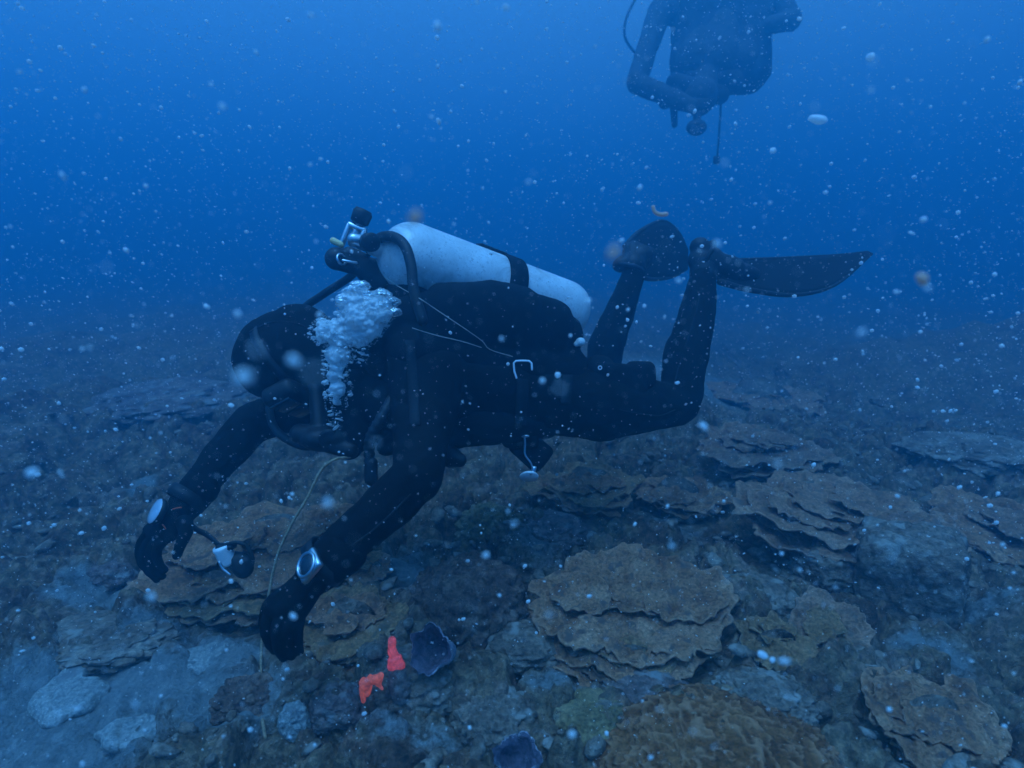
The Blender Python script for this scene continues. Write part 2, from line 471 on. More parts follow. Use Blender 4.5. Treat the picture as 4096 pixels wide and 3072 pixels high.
# ------------------------------------------------------------------ the seabed
SANDS = []                                   # (x, y, rx, ry, strength) pale sandy patches, filled below
MOUNDS = [(-3.4, 4.8, 1.1, 0.8, 0.14), (-1.4, 5.4, 1.2, 0.9, 0.08), (-2.2, 3.0, 0.7, 0.5, 0.14), (0.2, 4.4, 0.9, 0.8, 0.22),
          (0.75, 3.2, 0.5, 0.45, 0.16), (4.4, 4.9, 1.3, 0.7, 0.42), (2.2, 2.6, 0.6, 0.35, 0.10), (-0.9, 3.1, 0.6, 0.5, 0.10)]
def hfun(x, y, fine=True):
    x = np.atleast_1d(np.asarray(x, float)); y = np.atleast_1d(np.asarray(y, float)) + 0 * x
    h = 0.07 + 0.10 * fbm(P3(x * 0.7, y * 0.7, 3.3), 3, 5) + 0.055 * fbm(P3(x * 2.4, y * 2.4, 1.1), 3, 9)
    h = h + 0.03 * np.clip(y - 2.0, 0, 2.5) * smooth01((1.9 - x) / 1.6) - 0.10 * smooth01((x - 1.3) / 1.5) * smooth01((y - 1.9) / 1.2)
    for mx, my, sx, sy, a in MOUNDS:
        h = h + a * np.exp(-((x - mx) / sx) ** 2 - ((y - my) / sy) ** 2)
    h = h - 0.05 * smooth01((1.25 - y) / 0.5)
    if fine:
        s = np.zeros_like(x)
        for sx, sy, rx, ry, st in SANDS:
            s = np.maximum(s, st * np.exp(-((x - sx) / rx) ** 2 - ((y - sy) / ry) ** 2))
        k = 1 - 0.86 * np.minimum(1, s * 1.2)
        cv = np.zeros_like(x)
        for cx, cy, cr in CARVE:
            m = np.abs(x - cx) < cr * 1.4
            if m.any():
                cv[m] = np.maximum(cv[m], smooth01((1.25 - np.sqrt((x[m] - cx) ** 2 + ((y[m] - cy) / 0.8) ** 2) / cr) / 0.4))
        k = k * (1 - 0.8 * cv)
        h = h - 0.03 * cv
        wx = x + 0.05 * fbm(P3(x * 7, y * 7, 0.5), 2, 61); wy = y + 0.05 * fbm(P3(x * 7, y * 7, 7.5), 2, 67)
        f1, f2, c1 = worley(P3(wx * 5.0, wy * 5.0), 3)
        h = h - 0.02 * k + k * 0.095 * c1 * np.sqrt(np.clip(1 - (f1 / 0.75) ** 2, 0, 1)) - k * 0.05 * smooth01(1 - (f2 - f1) / 0.16)
        f1, f2, c1 = worley(P3(wx * 13.0, wy * 13.0), 13)
        h = h + k * 0.045 * (c1 - 0.3) * np.sqrt(np.clip(1 - (f1 / 0.75) ** 2, 0, 1)) - k * 0.022 * smooth01(1 - (f2 - f1) / 0.2)
        f1, f2, c1 = worley(P3(wx * 34.0, wy * 34.0), 23)
        h = h + k * 0.017 * c1 * np.sqrt(np.clip(1 - (f1 / 0.8) ** 2, 0, 1))
        h = h + (0.35 + 0.65 * k) * (0.030 * fbm(P3(x * 11, y * 11, 2.2), 4, 31) + 0.014 * (1 - np.abs(fbm(P3(x * 28, y * 28, 4.4), 3, 41)) * 2))
    return h
CARVE = []                                   # (x, y, r): hollows under the shelves of the plate corals
def ground(u, v, fine=False):
    """Where the sight line through pixel u, v of the photo meets the seabed."""
    d = np.linspace(0.5, 14, 1400)
    p = CAM + np.outer(d, RT * ((u - 2048) / F_PX) - UP * ((v - 1536) / F_PX) + FW)
    hh = hfun(p[:, 0], p[:, 1], fine)
    i = int(np.argmax(p[:, 2] < hh))
    return p[i]
for u, v, ru, rv, st in [(330, 2800, 380, 150, 1.0), (700, 2760, 250, 130, 0.9), (880, 2640, 180, 90, 0.9), (200, 3000, 420, 160, 1.0), (900, 2860, 230, 160, 0.75),
                         (640, 2560, 180, 60, 0.7), (1600, 2310, 120, 90, 0.8), (1660, 2380, 80, 90, 0.6), (2030, 2560, 160, 40, 0.7), (1780, 2700, 90, 60, 0.4),
                         (350, 2380, 280, 60, 0.6), (3700, 2640, 260, 120, 0.6), (3250, 2520, 200, 90, 0.5), (3900, 2450, 250, 120, 0.5), (2700, 2120, 230, 60, 0.5),
                         (2150, 2200, 150, 70, 0.4), (2200, 2760, 160, 80, 0.45), (1550, 2950, 160, 80, 0.4), (1750, 3010, 200, 60, 0.4), (560, 1960, 60, 50, 0.8), (2700, 1500, 300, 60, 0.6), (900, 1580, 120, 60, 0.7)]:
    p = ground(u, v); q = ground(u, v - rv); e = ground(u + ru, v)
    SANDS.append((p[0], p[1], max(0.05, abs(e[0] - p[0])), max(0.05, abs(q[1] - p[1])), st))
PLATES = [  # u, v, width in pixels, label, seed, tiers, tone, height above the ground, squash, lean
    (2510, 2400, 760, 'largest brown tiered plate coral, right of centre below the thighs', 3, 5, 0, 0.10, 0.72, (0.02, 0.10)),
    (3370, 2060, 800, 'wide tan plate coral with stacked rims on the right slope', 5, 4, 2, 0.12, 0.6, (-0.10, 0.05)),
    (4010, 2120, 560, 'tan plate coral cut off by the right edge of the view', 8, 4, 2, 0.10, 0.7, (-0.10, 0.06)),
    (1060, 2190, 760, 'broad brown plate coral between the two reaching arms', 11, 4, 0, 0.08, 0.7, (0.06, 0.10)),
    (900, 2330, 360, 'small olive plate coral below the dangling silver torch', 21, 3, 1, 0.05, 0.7, (0.05, 0.10)),
    (1390, 2480, 430, 'brown plate coral just right of the nearer glove', 13, 4, 0, 0.07, 0.72, (0.05, 0.12)),
    (1470, 2270, 200, 'little olive plate coral right of the nearer wrist', 14, 2, 1, 0.05, 0.8, (0.0, 0.10)),
    (1010, 2450, 150, 'tiny round tan plate coral left of the nearer glove', 15, 1, 2, 0.04, 0.8, (0.0, 0.12)),
    (2200, 2470, 210, 'small brown plate coral left of the largest plate coral', 17, 2, 0, 0.05, 0.8, (0.0, 0.12)),
    (2520, 2620, 330, 'low olive plate coral under the front rim of the largest plate coral', 19, 2, 1, 0.04, 0.6, (0.0, 0.12)),
    (3330, 2520, 300, 'round brown plate coral with a pale rim in front of the dark block', 23, 2, 1, 0.06, 0.9, (0.05, 0.2)),
    (3100, 2560, 300, 'olive brown plate coral beside the round pale rimmed one', 25, 2, 1, 0.05, 0.8, (-0.05, 0.12)),
    (3040, 1790, 520, 'hazy plate coral on the reef below the bent knee', 27, 3, 2, 0.09, 0.6, (-0.05, 0.05)),
    (3740, 2880, 520, 'mottled brown plate coral in the lower right corner', 29, 3, 0, 0.06, 0.8, (-0.06, 0.16)),
    (2360, 1950, 420, 'dim plate coral under the hanging silver disc', 31, 3, 0, 0.07, 0.6, (0.0, 0.06)),
    (3060, 1600, 460, 'faint plate coral far behind the bent lower leg', 33, 2, 2, 0.08, 0.6, (-0.02, 0.04)),
    (2720, 1985, 380, 'faint brown plate coral behind the largest plate coral', 35, 2, 0, 0.07, 0.6, (-0.02, 0.06)),
]
def plate_spot(u, v, wpx, lift):
    p = ground(u, v); ray = unit(p - CAM); p = p - ray * (lift / max(0.25, -ray[2]))
    return p, wpx / F_PX * np.dot(p - CAM, FW) / 2
SPOTS = {}
for _a in PLATES:
    _p, _r = plate_spot(_a[0], _a[1], _a[2], _a[7] * 0.6); SPOTS[_a[3]] = (_p, _r)
    CARVE.append((_p[0], _p[1] - 0.15 * _r, _r))
def axis_coords(a, b, step, far, grow=1.13):
    c = list(np.arange(a, b, step)); s = step
    while c[-1] < far: s *= grow; c.append(c[-1] + s)
    s = step
    while c[0] > -far: s *= grow; c.insert(0, c[0] - s)
    return np.clip(np.array(c), -far, far)
gx = axis_coords(-2.0, 2.2, 0.0085, 38.0); gy = axis_coords(0.55, 3.0, 0.0085, 38.0, 1.10)
X, Y = np.meshgrid(gx, gy)
Z = hfun(X.ravel(), Y.ravel())
SV = np.stack([X.ravel(), Y.ravel(), Z], 1)
nx, ny = len(gx), len(gy)
ii = (np.arange(ny - 1)[:, None] * nx + np.arange(nx - 1)[None, :]).ravel()
SF = np.stack([ii, ii + 1, ii + nx + 1, ii + nx], 1).tolist()
sb = single('seabed', (SV, SF), seabed_mat(), 'uneven seabed of reef rock, coral rubble and pale sand', 'seabed', kind='structure', loc=(0, 0, 0))
sand = np.zeros(len(SV))
for sx, sy, rx, ry, st in SANDS:
    sand = np.maximum(sand, st * np.exp(-((SV[:, 0] - sx) / rx) ** 2 - ((SV[:, 1] - sy) / ry) ** 2))
sand += 0.18 * fbm(P3(SV[:, 0] * 2.2, SV[:, 1] * 2.2, 8), 3, 71)
a = sb.data.attributes.new('sand', 'FLOAT', 'POINT'); a.data.foreach_set('value', np.clip(sand, 0, 1).astype(np.float32))

# coral rubble: broken bits lying thick over the bottom
def rubble():
    vs, fs, o = [], [], 0
    rs = np.random.RandomState(5)
    iv, jf = ico(2)
    n = 2600
    x = rs.uniform(-2.2, 2.4, n * 2); y = 0.6 + 3.0 * rs.rand(n * 2) ** 1.4
    dens = fbm(P3(x * 2.5, y * 2.5, 5), 3, 91)
    for sx, sy, rx, ry, st in SANDS: dens = dens - 0.7 * st * np.exp(-((x - sx) / rx) ** 2 - ((y - sy) / ry) ** 2)
    keep = np.argsort(-dens + 0.5 * rs.rand(n * 2))[:n]
    x, y = x[keep], y[keep]; z = hfun(x, y)
    for k in range(n):
        r = 0.006 + 0.02 * rs.rand() ** 2.5
        s = np.array([r * rs.uniform(0.7, 2.0), r * rs.uniform(0.6, 1.1), r * rs.uniform(0.4, 0.8)])
        an = rs.uniform(0, 6.28); ca, sa = math.cos(an), math.sin(an)
        v = iv * (1 + 0.28 * vnoise(iv * 1.7 + 31.7 * k, 3))[:, None] * s
        v = np.stack([v[:, 0] * ca - v[:, 1] * sa, v[:, 0] * sa + v[:, 1] * ca, v[:, 2] + 0.25 * v[:, 0]], 1) + [x[k], y[k], z[k] + r * 0.15]
        vs.append(v); fs += [(a + o, b + o, c + o) for a, b, c in jf]; o += len(v)
    return np.concatenate(vs), fs
single('coral_rubble', rubble(), M_ROCK, 'broken coral rubble strewn over the seabed', 'rubble', kind='stuff', loc=(0, 0, 0))

# ------------------------------------------------------------------ corals, sponges and rocks of the reef
TOCAM = np.array([0, -1.0, 0])
def plate_vf(c, R, seed, lean=(0, 0), squash=1.0, thick=0.012, nr=30, nt=150, bowl=0.10):
    """One shelf of a plate coral: lobed ruffled rim, growth rings, bumpy top, thin edge. Returns V, F, rim weight."""
    th = np.linspace(0, 2 * math.pi, nt, endpoint=False); ct, st = np.cos(th), np.sin(th)
    rim = 1 + 0.26 * fbm(P3(ct * 1.3, st * 1.3, seed * 1.7), 2, seed) + 0.16 * fbm(P3(ct * 3.2, st * 3.2, seed), 2, seed + 3) + 0.07 * fbm(P3(ct * 8, st * 8, seed), 2, seed + 5) + 0.03 * fbm(P3(ct * 20, st * 20, seed), 1, seed + 6)
    ruf = fbm(P3(ct * 4.5, st * 4.5, seed + 2.0), 2, seed + 17)
    top, bot, wt = [], [], []
    for i in range(nr + 1):
        r = (i / nr) ** 0.8
        x = ct * rim * R * r; y = st * rim * R * r * squash
        ring = (np.abs((r * 5.2 + 0.9 * fbm(P3(x * 8, y * 8, seed), 2, seed + 7)) % 1.0 - 0.5) - 0.25) * smooth01(r * 3)
        z = bowl * R * (r ** 2 - 0.3) + 0.035 * R * ring + 0.07 * R * fbm(P3(x * 10, y * 10, seed), 4, seed + 9) + 0.014 * fbm(P3(x * 40, y * 40, seed), 3, seed + 13)
        z = z + 0.10 * R * r * fbm(P3(ct * 1.6, st * 1.6, seed + 4.0), 2, seed + 11) + 0.06 * R * ruf * r ** 4 - 0.02 * R * smooth01((r - 0.93) / 0.07)
        tk = thick * (1 - 0.6 * smooth01((r - 0.75) / 0.25)) + 0.10 * R * (1 - r) ** 1.5
        z = z + lean[0] * x + lean[1] * y
        top.append(np.stack([x, y, z], 1)); bot.append(np.stack([x, y, z - tk], 1)); wt.append(np.full(nt, float(smooth01((r - 0.95) / 0.05))) * 0.28)
    V = np.concatenate(top + bot) + np.asarray(c); F = []; o = (nr + 1) * nt
    for i in range(nr):
        for k in range(nt):
            a, b2, c2, d = i * nt + k, i * nt + (k + 1) % nt, (i + 1) * nt + (k + 1) % nt, (i + 1) * nt + k
            F.append((a, d, c2, b2)); F.append((a + o, b2 + o, c2 + o, d + o))
    for k in range(nt):
        a, b2 = nr * nt + k, nr * nt + (k + 1) % nt
        F.append((a, a + o, b2 + o, b2))
    return V, F, np.concatenate(wt + wt)
def shelf(c, r, seed, lean, squash, mat, t, thick=0.012, nr=30, nt=150):
    V, F, wgt = plate_vf(c, r, seed, lean, squash, thick, nr, nt)
    o = part('plate', (V, F), mat, t)
    a = o.data.attributes.new('rim', 'FLOAT', 'POINT'); a.data.foreach_set('value', wgt.astype(np.float32))
def plate_coral(u, v, wpx, label, seed, tiers=4, mat=0, lift=0.09, squash=0.75, lean=(0.0, 0.12), side=-0.35):
    p, R = SPOTS[label]
    gz = float(hfun(p[0], p[1])[0])
    t = thing('plate_coral', label, 'coral', (p[0], p[1], gz))
    rs = np.random.RandomState(seed)
    stem = tube([(p[0], p[1] + 0.02, gz - 0.12), (p[0], p[1] + 0.01, (gz + p[2]) / 2), (p[0], p[1], p[2] - 0.02)], [R * 0.55, R * 0.4, R * 0.55], 28, False)
    part('stalk', wrinkle(stem, 0.02, 18, seed), M_ROCK, t)
    drop = 0.017
    for k in range(tiers):
        r = R * (1.0 if k == 0 else rs.uniform(0.6, 0.88))
        ang = side + rs.uniform(-0.9, 0.9) if k else 0
        off = np.array([math.sin(ang), -math.cos(ang) * squash, 0]) * ((R * 1.0 - r) + 0.075 * R * k) * (k > 0)
        shelf(p + off + np.array([0, 0, -drop * k]), r, seed * 10 + k, (lean[0] + rs.uniform(-.05, .05), lean[1] + 0.06 + rs.uniform(-.03, .05)), squash * 1.12, M_PLATE[mat if rs.rand() < 0.75 else (mat + 1) % 3], t)
    for k in range(2 + (tiers > 2) * 2):              # smaller shelves growing over the top
        r = R * rs.uniform(0.28, 0.55); an = rs.uniform(0, 6.28); q = rs.uniform(0.15, 0.6)
        c = p + np.array([math.cos(an) * R * q, math.sin(an) * R * q * squash + 0.05 * R, 0.012 + 0.03 * R])
        shelf(c, r, seed * 10 + 5 + k, (lean[0] + rs.uniform(-.06, .06), lean[1] + 0.05 + rs.uniform(0, .10)), squash * 1.1, M_PLATE[mat], t, 0.009, 20, 96)
    return t
def lump_vf(c, rx, ry, rz, kind, seed, sub=6):
    iv, jf = ico(sub)
    if kind == 'brain':
        q = iv * np.array([rx, ry, rz]) / max(rx, ry, rz)
        wq = q + 0.05 * np.stack([fbm(q * 5, 2, seed), fbm(q * 5 + 9, 2, seed + 1), fbm(q * 5 + 19, 2, seed + 2)], 1)
        f = fbm(wq * np.array([17, 11, 15]), 1, seed + 4)
        rad = 1 + 0.10 * fbm(iv * 1.6 + seed, 3, seed + 5) + 0.055 * (1 - np.abs(f) * 4.5).clip(0, 1)
    elif kind == 'knob':
        f1, f2, ci = worley(iv * 4.6 + seed * 3.1 + 0.35 * np.stack([fbm(iv * 4, 2, seed), fbm(iv * 4 + 5, 2, seed), fbm(iv * 4 + 11, 2, seed)], 1), seed)
        g1, g2, gi = worley(iv * 11 + seed, seed + 5)
        rad = 1 + 0.16 * fbm(iv * 1.7 + seed, 3, seed) + 0.22 * (1 - f1 / 0.8).clip(-0.2, 1) + 0.09 * (1 - g1).clip(0, 1)
    elif kind == 'block':
        e = np.abs(iv) ** 1.0
        rad = 1 / (np.sum(np.abs(iv) ** 5, axis=1) ** (1 / 5.0)) * (1 + 0.20 * fbm(iv * 2.5 + seed, 6, seed, 0.65))
    else:
        f1, f2, ci = worley(iv * 2.4 + seed * 1.3, seed)
        rad = 1 + 0.34 * fbm(iv * 1.5 + seed * 2.1, 5, seed, 0.55) + 0.12 * (0.6 - f1) + 0.05 * fbm(iv * 9, 3, seed + 8)
    if kind == 'brain': RIDGE[seed] = (1 - np.abs(f) * 4.5).clip(0, 1)
    V = iv * rad[:, None] * np.array([rx, ry, rz]) + np.asarray(c)
    return V, jf
RIDGE = {}
def lump(name, u, v, wpx, hpx, kind, mat, label, cat, seed, sink=0.35, ydepth=0.8, rot=0.0, group=None, sub=6):
    p = ground(u, v, True); d = np.dot(p - CAM, FW)
    rx = wpx / F_PX * d / 2; ry = rx * ydepth
    rz = max(0.02, hpx / F_PX * d * 0.62)
    V, F = lump_vf((0, 0, 0), rx, ry, rz, kind, seed, sub)
    ca, sa = math.cos(rot), math.sin(rot)
    V = np.stack([V[:, 0] * ca - V[:, 1] * sa, V[:, 0] * sa + V[:, 1] * ca, V[:, 2]], 1)
    c = np.array([p[0], p[1] + ry * 0.35, float(hfun(p[0], p[1] + ry * 0.35, False)[0]) + rz * (0.55 - sink)])
    o = single(name, (V + c, F), mat, label, cat, group, loc=(p[0], p[1], p[2]))
    if seed in RIDGE:
        a = o.data.attributes.new('rim', 'FLOAT', 'POINT'); a.data.foreach_set('value', (RIDGE[seed] * 0.8).astype(np.float32))
    return o

for _a in PLATES: plate_coral(*_a)

lump('mound_coral', 1870, 2490, 450, 330, 'knob', M_MOUND, 'dark knobbly mound coral in the middle foreground', 'coral', 41, 0.3)
lump('brain_coral', 2930, 3110, 1080, 290, 'brain', M_BRAIN, 'big rusty brown ridged brain coral at the bottom edge', 'coral', 43, 0.3, 0.75, sub=7)
lump('mound_coral', 3080, 2830, 360, 110, 'knob', M_ROCK, 'grey knobbly mound coral behind the big brain coral', 'coral', 45, 0.3)
lump('mound_coral', 2600, 2840, 330, 95, 'knob', M_PURP, 'grey violet mound coral left of the grey knobbly one', 'coral', 47, 0.3)
lump('mound_coral', 1960, 2090, 260, 150, 'knob', M_OLIVE, 'olive green mound coral behind the nearer elbow', 'coral', 49, 0.3)
lump('mound_coral', 2380, 2890, 330, 150, 'rock', M_OLIVE, 'brown green lump coral left of the big brain coral', 'coral', 51, 0.3)
lump('rock', 3640, 2420, 380, 340, 'block', M_ROCK, 'dark squarish block of rock on the right slope', 'rock', 53, 0.25, 0.7, -0.5)
lump('rock', 3330, 2330, 280, 150, 'rock', M_ROCK, 'dark rough rock left of the squarish block', 'rock', 55, 0.3)
lump('rock', 1330, 2830, 250, 150, 'rock', M_PURP, 'dark rock in the shade left of the red sponge', 'rock', 57, 0.3)
lump('rock', 980, 2830, 260, 130, 'knob', M_MOUND, 'dark algae covered rock on the pale sand near the rope end', 'rock', 59, 0.35)
lump('rock', 1650, 2800, 380, 200, 'knob', M_ROCK, 'rough dark boulder under the red sponge', 'rock', 61, 0.35)
lump('rock', 330, 2560, 560, 80, 'knob', M_ROCK, 'low dark ledge of rock at the left edge above the sand', 'rock', 63, 0.35, 0.6)
lump('rock', 1180, 2960, 130, 130, 'rock', M_PALE, 'pale upright stone at the bottom left of centre', 'rock', 65, 0.25)
lump('rock', 420, 2330, 180, 100, 'rock', M_PURP, 'small dark rock left of the farther glove', 'rock', 67, 0.3)
lump('rock', 2120, 2640, 330, 110, 'rock', M_ROCK, 'flat topped grey rock right of the violet cup sponge', 'rock', 69, 0.3)
lump('rock', 3560, 2700, 330, 110, 'rock', M_ROCK, 'grey rock with a hollow on the lower right slope', 'rock', 71, 0.3)
lump('rock', 2000, 2900, 330, 160, 'knob', M_ROCK, 'rough grey boulder above the bottom tube sponge', 'rock', 73, 0.35)
lump('rock', 2210, 2130, 300, 120, 'rock', M_PURP, 'violet grey rock behind the dark knobbly mound', 'rock', 75, 0.35)
lump('rock', 3050, 2360, 380, 150, 'rock', M_ROCK, 'rough brown grey rock right of the largest plate coral', 'rock', 77, 0.35)
lump('rock', 640, 1590, 620, 110, 'rock', M_PURP, 'faint rocky ridge far off left of the hooded head', 'rock', 79, 0.35)
lump('rock', 3950, 1830, 500, 90, 'rock', M_ROCK, 'faint rock ridge far off near the right edge', 'rock', 81, 0.35)

def slab(u, v, wpx, hpx, label, seed, rot):
    p = ground(u, v, True); d = np.dot(p - CAM, FW); q = d / F_PX
    iv, jf = ico(5)
    th = np.arctan2(iv[:, 1], iv[:, 0])
    out_ = 1 + 0.45 * fbm(P3(np.cos(th) * 1.2, np.sin(th) * 1.2, seed), 3, seed)
    V = iv * np.stack([out_ * wpx * q / 2, out_ * hpx * q * 0.75, np.full(len(iv), 0.024)], 1)
    V[:, 2] = np.clip(V[:, 2], -0.02, 0.015) + 0.020 * fbm(V * 11, 4, seed) + 0.22 * V[:, 1]
    ca, sa = math.cos(rot), math.sin(rot)
    V = np.stack([V[:, 0] * ca - V[:, 1] * sa, V[:, 0] * sa + V[:, 1] * ca, V[:, 2]], 1) + [p[0], p[1], p[2] + 0.002]
    single('stone_slab', (V, jf), M_PALE, label, 'rock', 'pale stone slabs on the sand')
slab(270, 2800, 260, 150, 'pale slab of stone sticking out at the far left of the sand', 3, 0.5)
slab(590, 2590, 220, 90, 'pale slab of stone tucked under the dark ledge', 5, 0.45)
slab(820, 2640, 190, 90, 'pale pointed slab of stone nearest the rope', 7, 0.6)
slab(540, 2930, 250, 100, 'pale flat slab of stone lowest in the left corner', 9, 0.1)

# violet cup sponge, bottom tube sponge
def cup(u, v, r_px, h, label, seed, axis, flare=1.0):
    p = ground(u, v, True) + np.array([0, -0.05, 0.075]); d = np.dot(p - CAM, FW); r = r_px / F_PX * d
    t = thing('cup_sponge', label, 'sponge', p)
    outer = [(0 - 0.03, r * 0.45), (h * 0.3, r * 0.62), (h * 0.7, r * 0.9 * flare), (h * 0.97, r * flare), (h, r * 0.96 * flare)]
    inner = [(h, r * 0.96 * flare), (h * 0.9, r * 0.84 * flare), (h * 0.5, r * 0.6), (h * 0.12, r * 0.3), (h * 0.1, 0)]
    def fine(pr):
        o = []
        for a, b in zip(pr[:-1], pr[1:]):
            for k in range(6): o.append((a[0] + (b[0] - a[0]) * k / 6, a[1] + (b[1] - a[1]) * k / 6))
        return o + [pr[-1]]
    def frill(VF):
        V, F = VF; a = unit(axis); q = V - p; hh = q @ a; rv = q - np.outer(hh, a)
        w_ = (hh / h).clip(0, 1) ** 1.5
        k_ = 0.30 * fbm(rv / r * 1.5 + seed, 2, seed) + 0.16 * fbm(rv / r * 5 + seed, 2, seed + 1)
        V = p + np.outer(hh * (1 + 0.5 * w_ * k_), a) + rv * (1 + w_ * k_)[:, None]
        return V + 0.006 * np.stack([fbm(V * 40 + 3 * m, 3, seed + m) for m in range(3)], 1), F
    part('outer_wall', frill(lathe(p, axis, fine(outer), 72)), M_SPONGE, t)
    part('hollow', frill(lathe(p + unit(axis) * 0.0005, axis, fine(inner), 72)), M_DARKSP, t)
cup(1785, 2660, 82, 0.065, 'violet grey cup sponge with a frilled rim, right of the red sponge', 3, (-0.30, -0.70, 0.62))
cup(2070, 3110, 90, 0.045, 'round hollow tube sponge cut off by the bottom edge', 5, (0, -0.35, 1))

# fluorescing red sponges
p = ground(1590, 2770, True)
g0 = np.dot(p - CAM, FW) - 0.03
t = thing('finger_sponge', 'upright glowing red finger sponge with a dull base', 'sponge', p)
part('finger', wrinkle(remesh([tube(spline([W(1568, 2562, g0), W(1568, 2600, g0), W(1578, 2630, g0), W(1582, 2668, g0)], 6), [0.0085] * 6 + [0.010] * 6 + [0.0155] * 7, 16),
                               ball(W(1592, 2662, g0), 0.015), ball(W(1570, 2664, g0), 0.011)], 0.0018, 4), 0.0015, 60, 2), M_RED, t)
part('base', wrinkle(remesh([tube([W(1584, 2668, g0 + 0.002), W(1590, 2710, g0), W(1600, 2770, g0)], [0.016, 0.021, 0.024], 16), ball(W(1608, 2740, g0), 0.018)], 0.003, 3), 0.004, 40, 3), M_PURP, t)
p = ground(1500, 2800, True); g1 = np.dot(p - CAM, FW) - 0.06
PZ = [((1490, 2725), (1530, 2705), .012, .010), ((1530, 2705), (1556, 2692), .010, .007), ((1556, 2690), (1550, 2722), .008, .006), ((1535, 2712), (1562, 2748), .008, .0045),
      ((1488, 2728), (1482, 2765), .012, .009), ((1505, 2730), (1500, 2768), .010, .008), ((1480, 2765), (1484, 2800), .008, .006), ((1484, 2705), (1478, 2722), .006, .008), ((1512, 2693), (1508, 2712), .006, .008)]
single('encrusting_sponge', wrinkle(remesh([caps(W(1488 + (a[0] - 1520) * 0.95, 2752 + (a[1] - 2745) * 0.9, g1), r0 * 0.85, W(1488 + (b[0] - 1520) * 0.95, 2752 + (b[1] - 2745) * 0.9, g1), r1 * 0.85, 12) for a, b, r0, r1 in PZ], 0.0016, 3), 0.002, 70, 5), M_REDOR,
       'ragged glowing orange red sponge arched over a hole', 'sponge', loc=p)

# ------------------------------------------------------------------ the diver
S_ = np.array([math.sin(math.radians(31)), -math.cos(math.radians(31)), 0.0])   # from spine to the nearer shoulder
AX = unit(W(2330, 1270, 1.75) - W(1640, 1030, 1.45))                              # head to feet along the tank
diver = thing('person', 'person in black wetsuit swimming over the reef, arms reaching down', 'person', W(2000, 1560, 1.6))
body = []
def limb(pts, rad):
    for k in range(len(pts) - 1):
        body.append(caps(pts[k], rad[k], pts[k + 1], rad[k + 1]))
chest, waist, pelvis = W(1640, 1470, 1.50), W(2010, 1545, 1.66), W(2310, 1590, 1.81)
for s, r in ((-0.105, 0.105), (0, 0.125), (0.105, 0.105)):
    limb([chest + S_ * s, waist + S_ * s * 0.85, pelvis + S_ * s * 0.85], [r, r * 1.0, r * 1.02])
neck0 = W(1470, 1440, 1.50)
limb([chest - AX * 0.02, neck0], [0.10, 0.075]); limb([neck0, W(1240, 1450, 1.48)], [0.07, 0.075])
# head: skull, face and jaw looking down at the seabed
hc = W(1130, 1420, 1.48)
FD = unit(-UP * 0.86 - FW * 0.28 + RT * 0.42)                                      # where the face looks
HT = unit(-RT * 0.80 - UP * 0.42 + FW * 0.05); HT = unit(HT - FD * np.dot(HT, FD)) # crown of the head
HS = np.cross(HT, FD)
body.append(ell(hc, np.array([HT * 0.118, HS * 0.088, FD * 0.108])))
body.append(ell(hc + FD * 0.045 - HT * 0.055, np.array([HT * 0.075, HS * 0.066, FD * 0.07])))
body.append(ball(hc + FD * 0.112 - HT * 0.035, 0.017)); body.append(ball(hc + FD * 0.088 - HT * 0.10, 0.026))
# arms
nsh, nel, nwr = W(1690, 1640, 1.35), W(1672, 1905, 1.15), W(1290, 2255, 1.13)
fsh, fel, fwr = W(1440, 1560, 1.68), W(1010, 1690, 1.60), W(745, 2000, 1.47)
limb([chest + S_ * 0.13, nsh], [0.10, 0.088]); limb([nsh, (nsh + nel) / 2, nel], [0.084, 0.062, 0.053]); limb([nel, nel * .68 + nwr * .32, nwr], [0.053, 0.052, 0.040])
limb([chest - S_ * 0.12, fsh], [0.10, 0.08]); limb([fsh, (fsh + fel) / 2, fel], [0.08, 0.066, 0.058]); limb([fel, fel * .65 + fwr * .35, fwr], [0.058, 0.054, 0.040])
# legs
nhip, nkn, nan = pelvis + S_ * 0.09, W(2715, 1620, 1.84), W(2815, 1095, 1.94)
fhip, fkn, fan = pelvis - S_ * 0.09, W(2400, 1560, 2.16), W(2540, 1085, 2.17)
limb([nhip, nhip * .6 + nkn * .4, nkn], [0.115, 0.098, 0.066])
limb([nkn, W(2745, 1430, 1.87), W(2790, 1240, 1.91), nan], [0.066, 0.074, 0.058, 0.044])
limb([fhip, fhip * .6 + fkn * .4, fkn], [0.115, 0.096, 0.066])
limb([fkn, W(2420, 1400, 2.17), W(2480, 1240, 2.17), fan], [0.064, 0.070, 0.055, 0.042])
body.append(caps(pelvis - AX * 0.03 + UP * 0.02, 0.12, pelvis + AX * 0.05, 0.115))
part('body', wrinkle(remesh(body, 0.0065, 7), 0.007, 13, 3), M_SUIT, diver)
# hood: close cap over the skull, open round the face
hood = remesh([ell(hc + HT * 0.002, np.array([HT * 0.128, HS * 0.100, FD * 0.118])), caps(hc - HT * 0.05, 0.098, W(1400, 1460, 1.49), 0.092), ell(hc - FD * 0.02 - HT * 0.06, np.array([HT * 0.09, HS * 0.09, FD * 0.09]))], 0.006, 6)
part('hood', wrinkle(hood, 0.004, 22, 8), M_SUIT, diver)
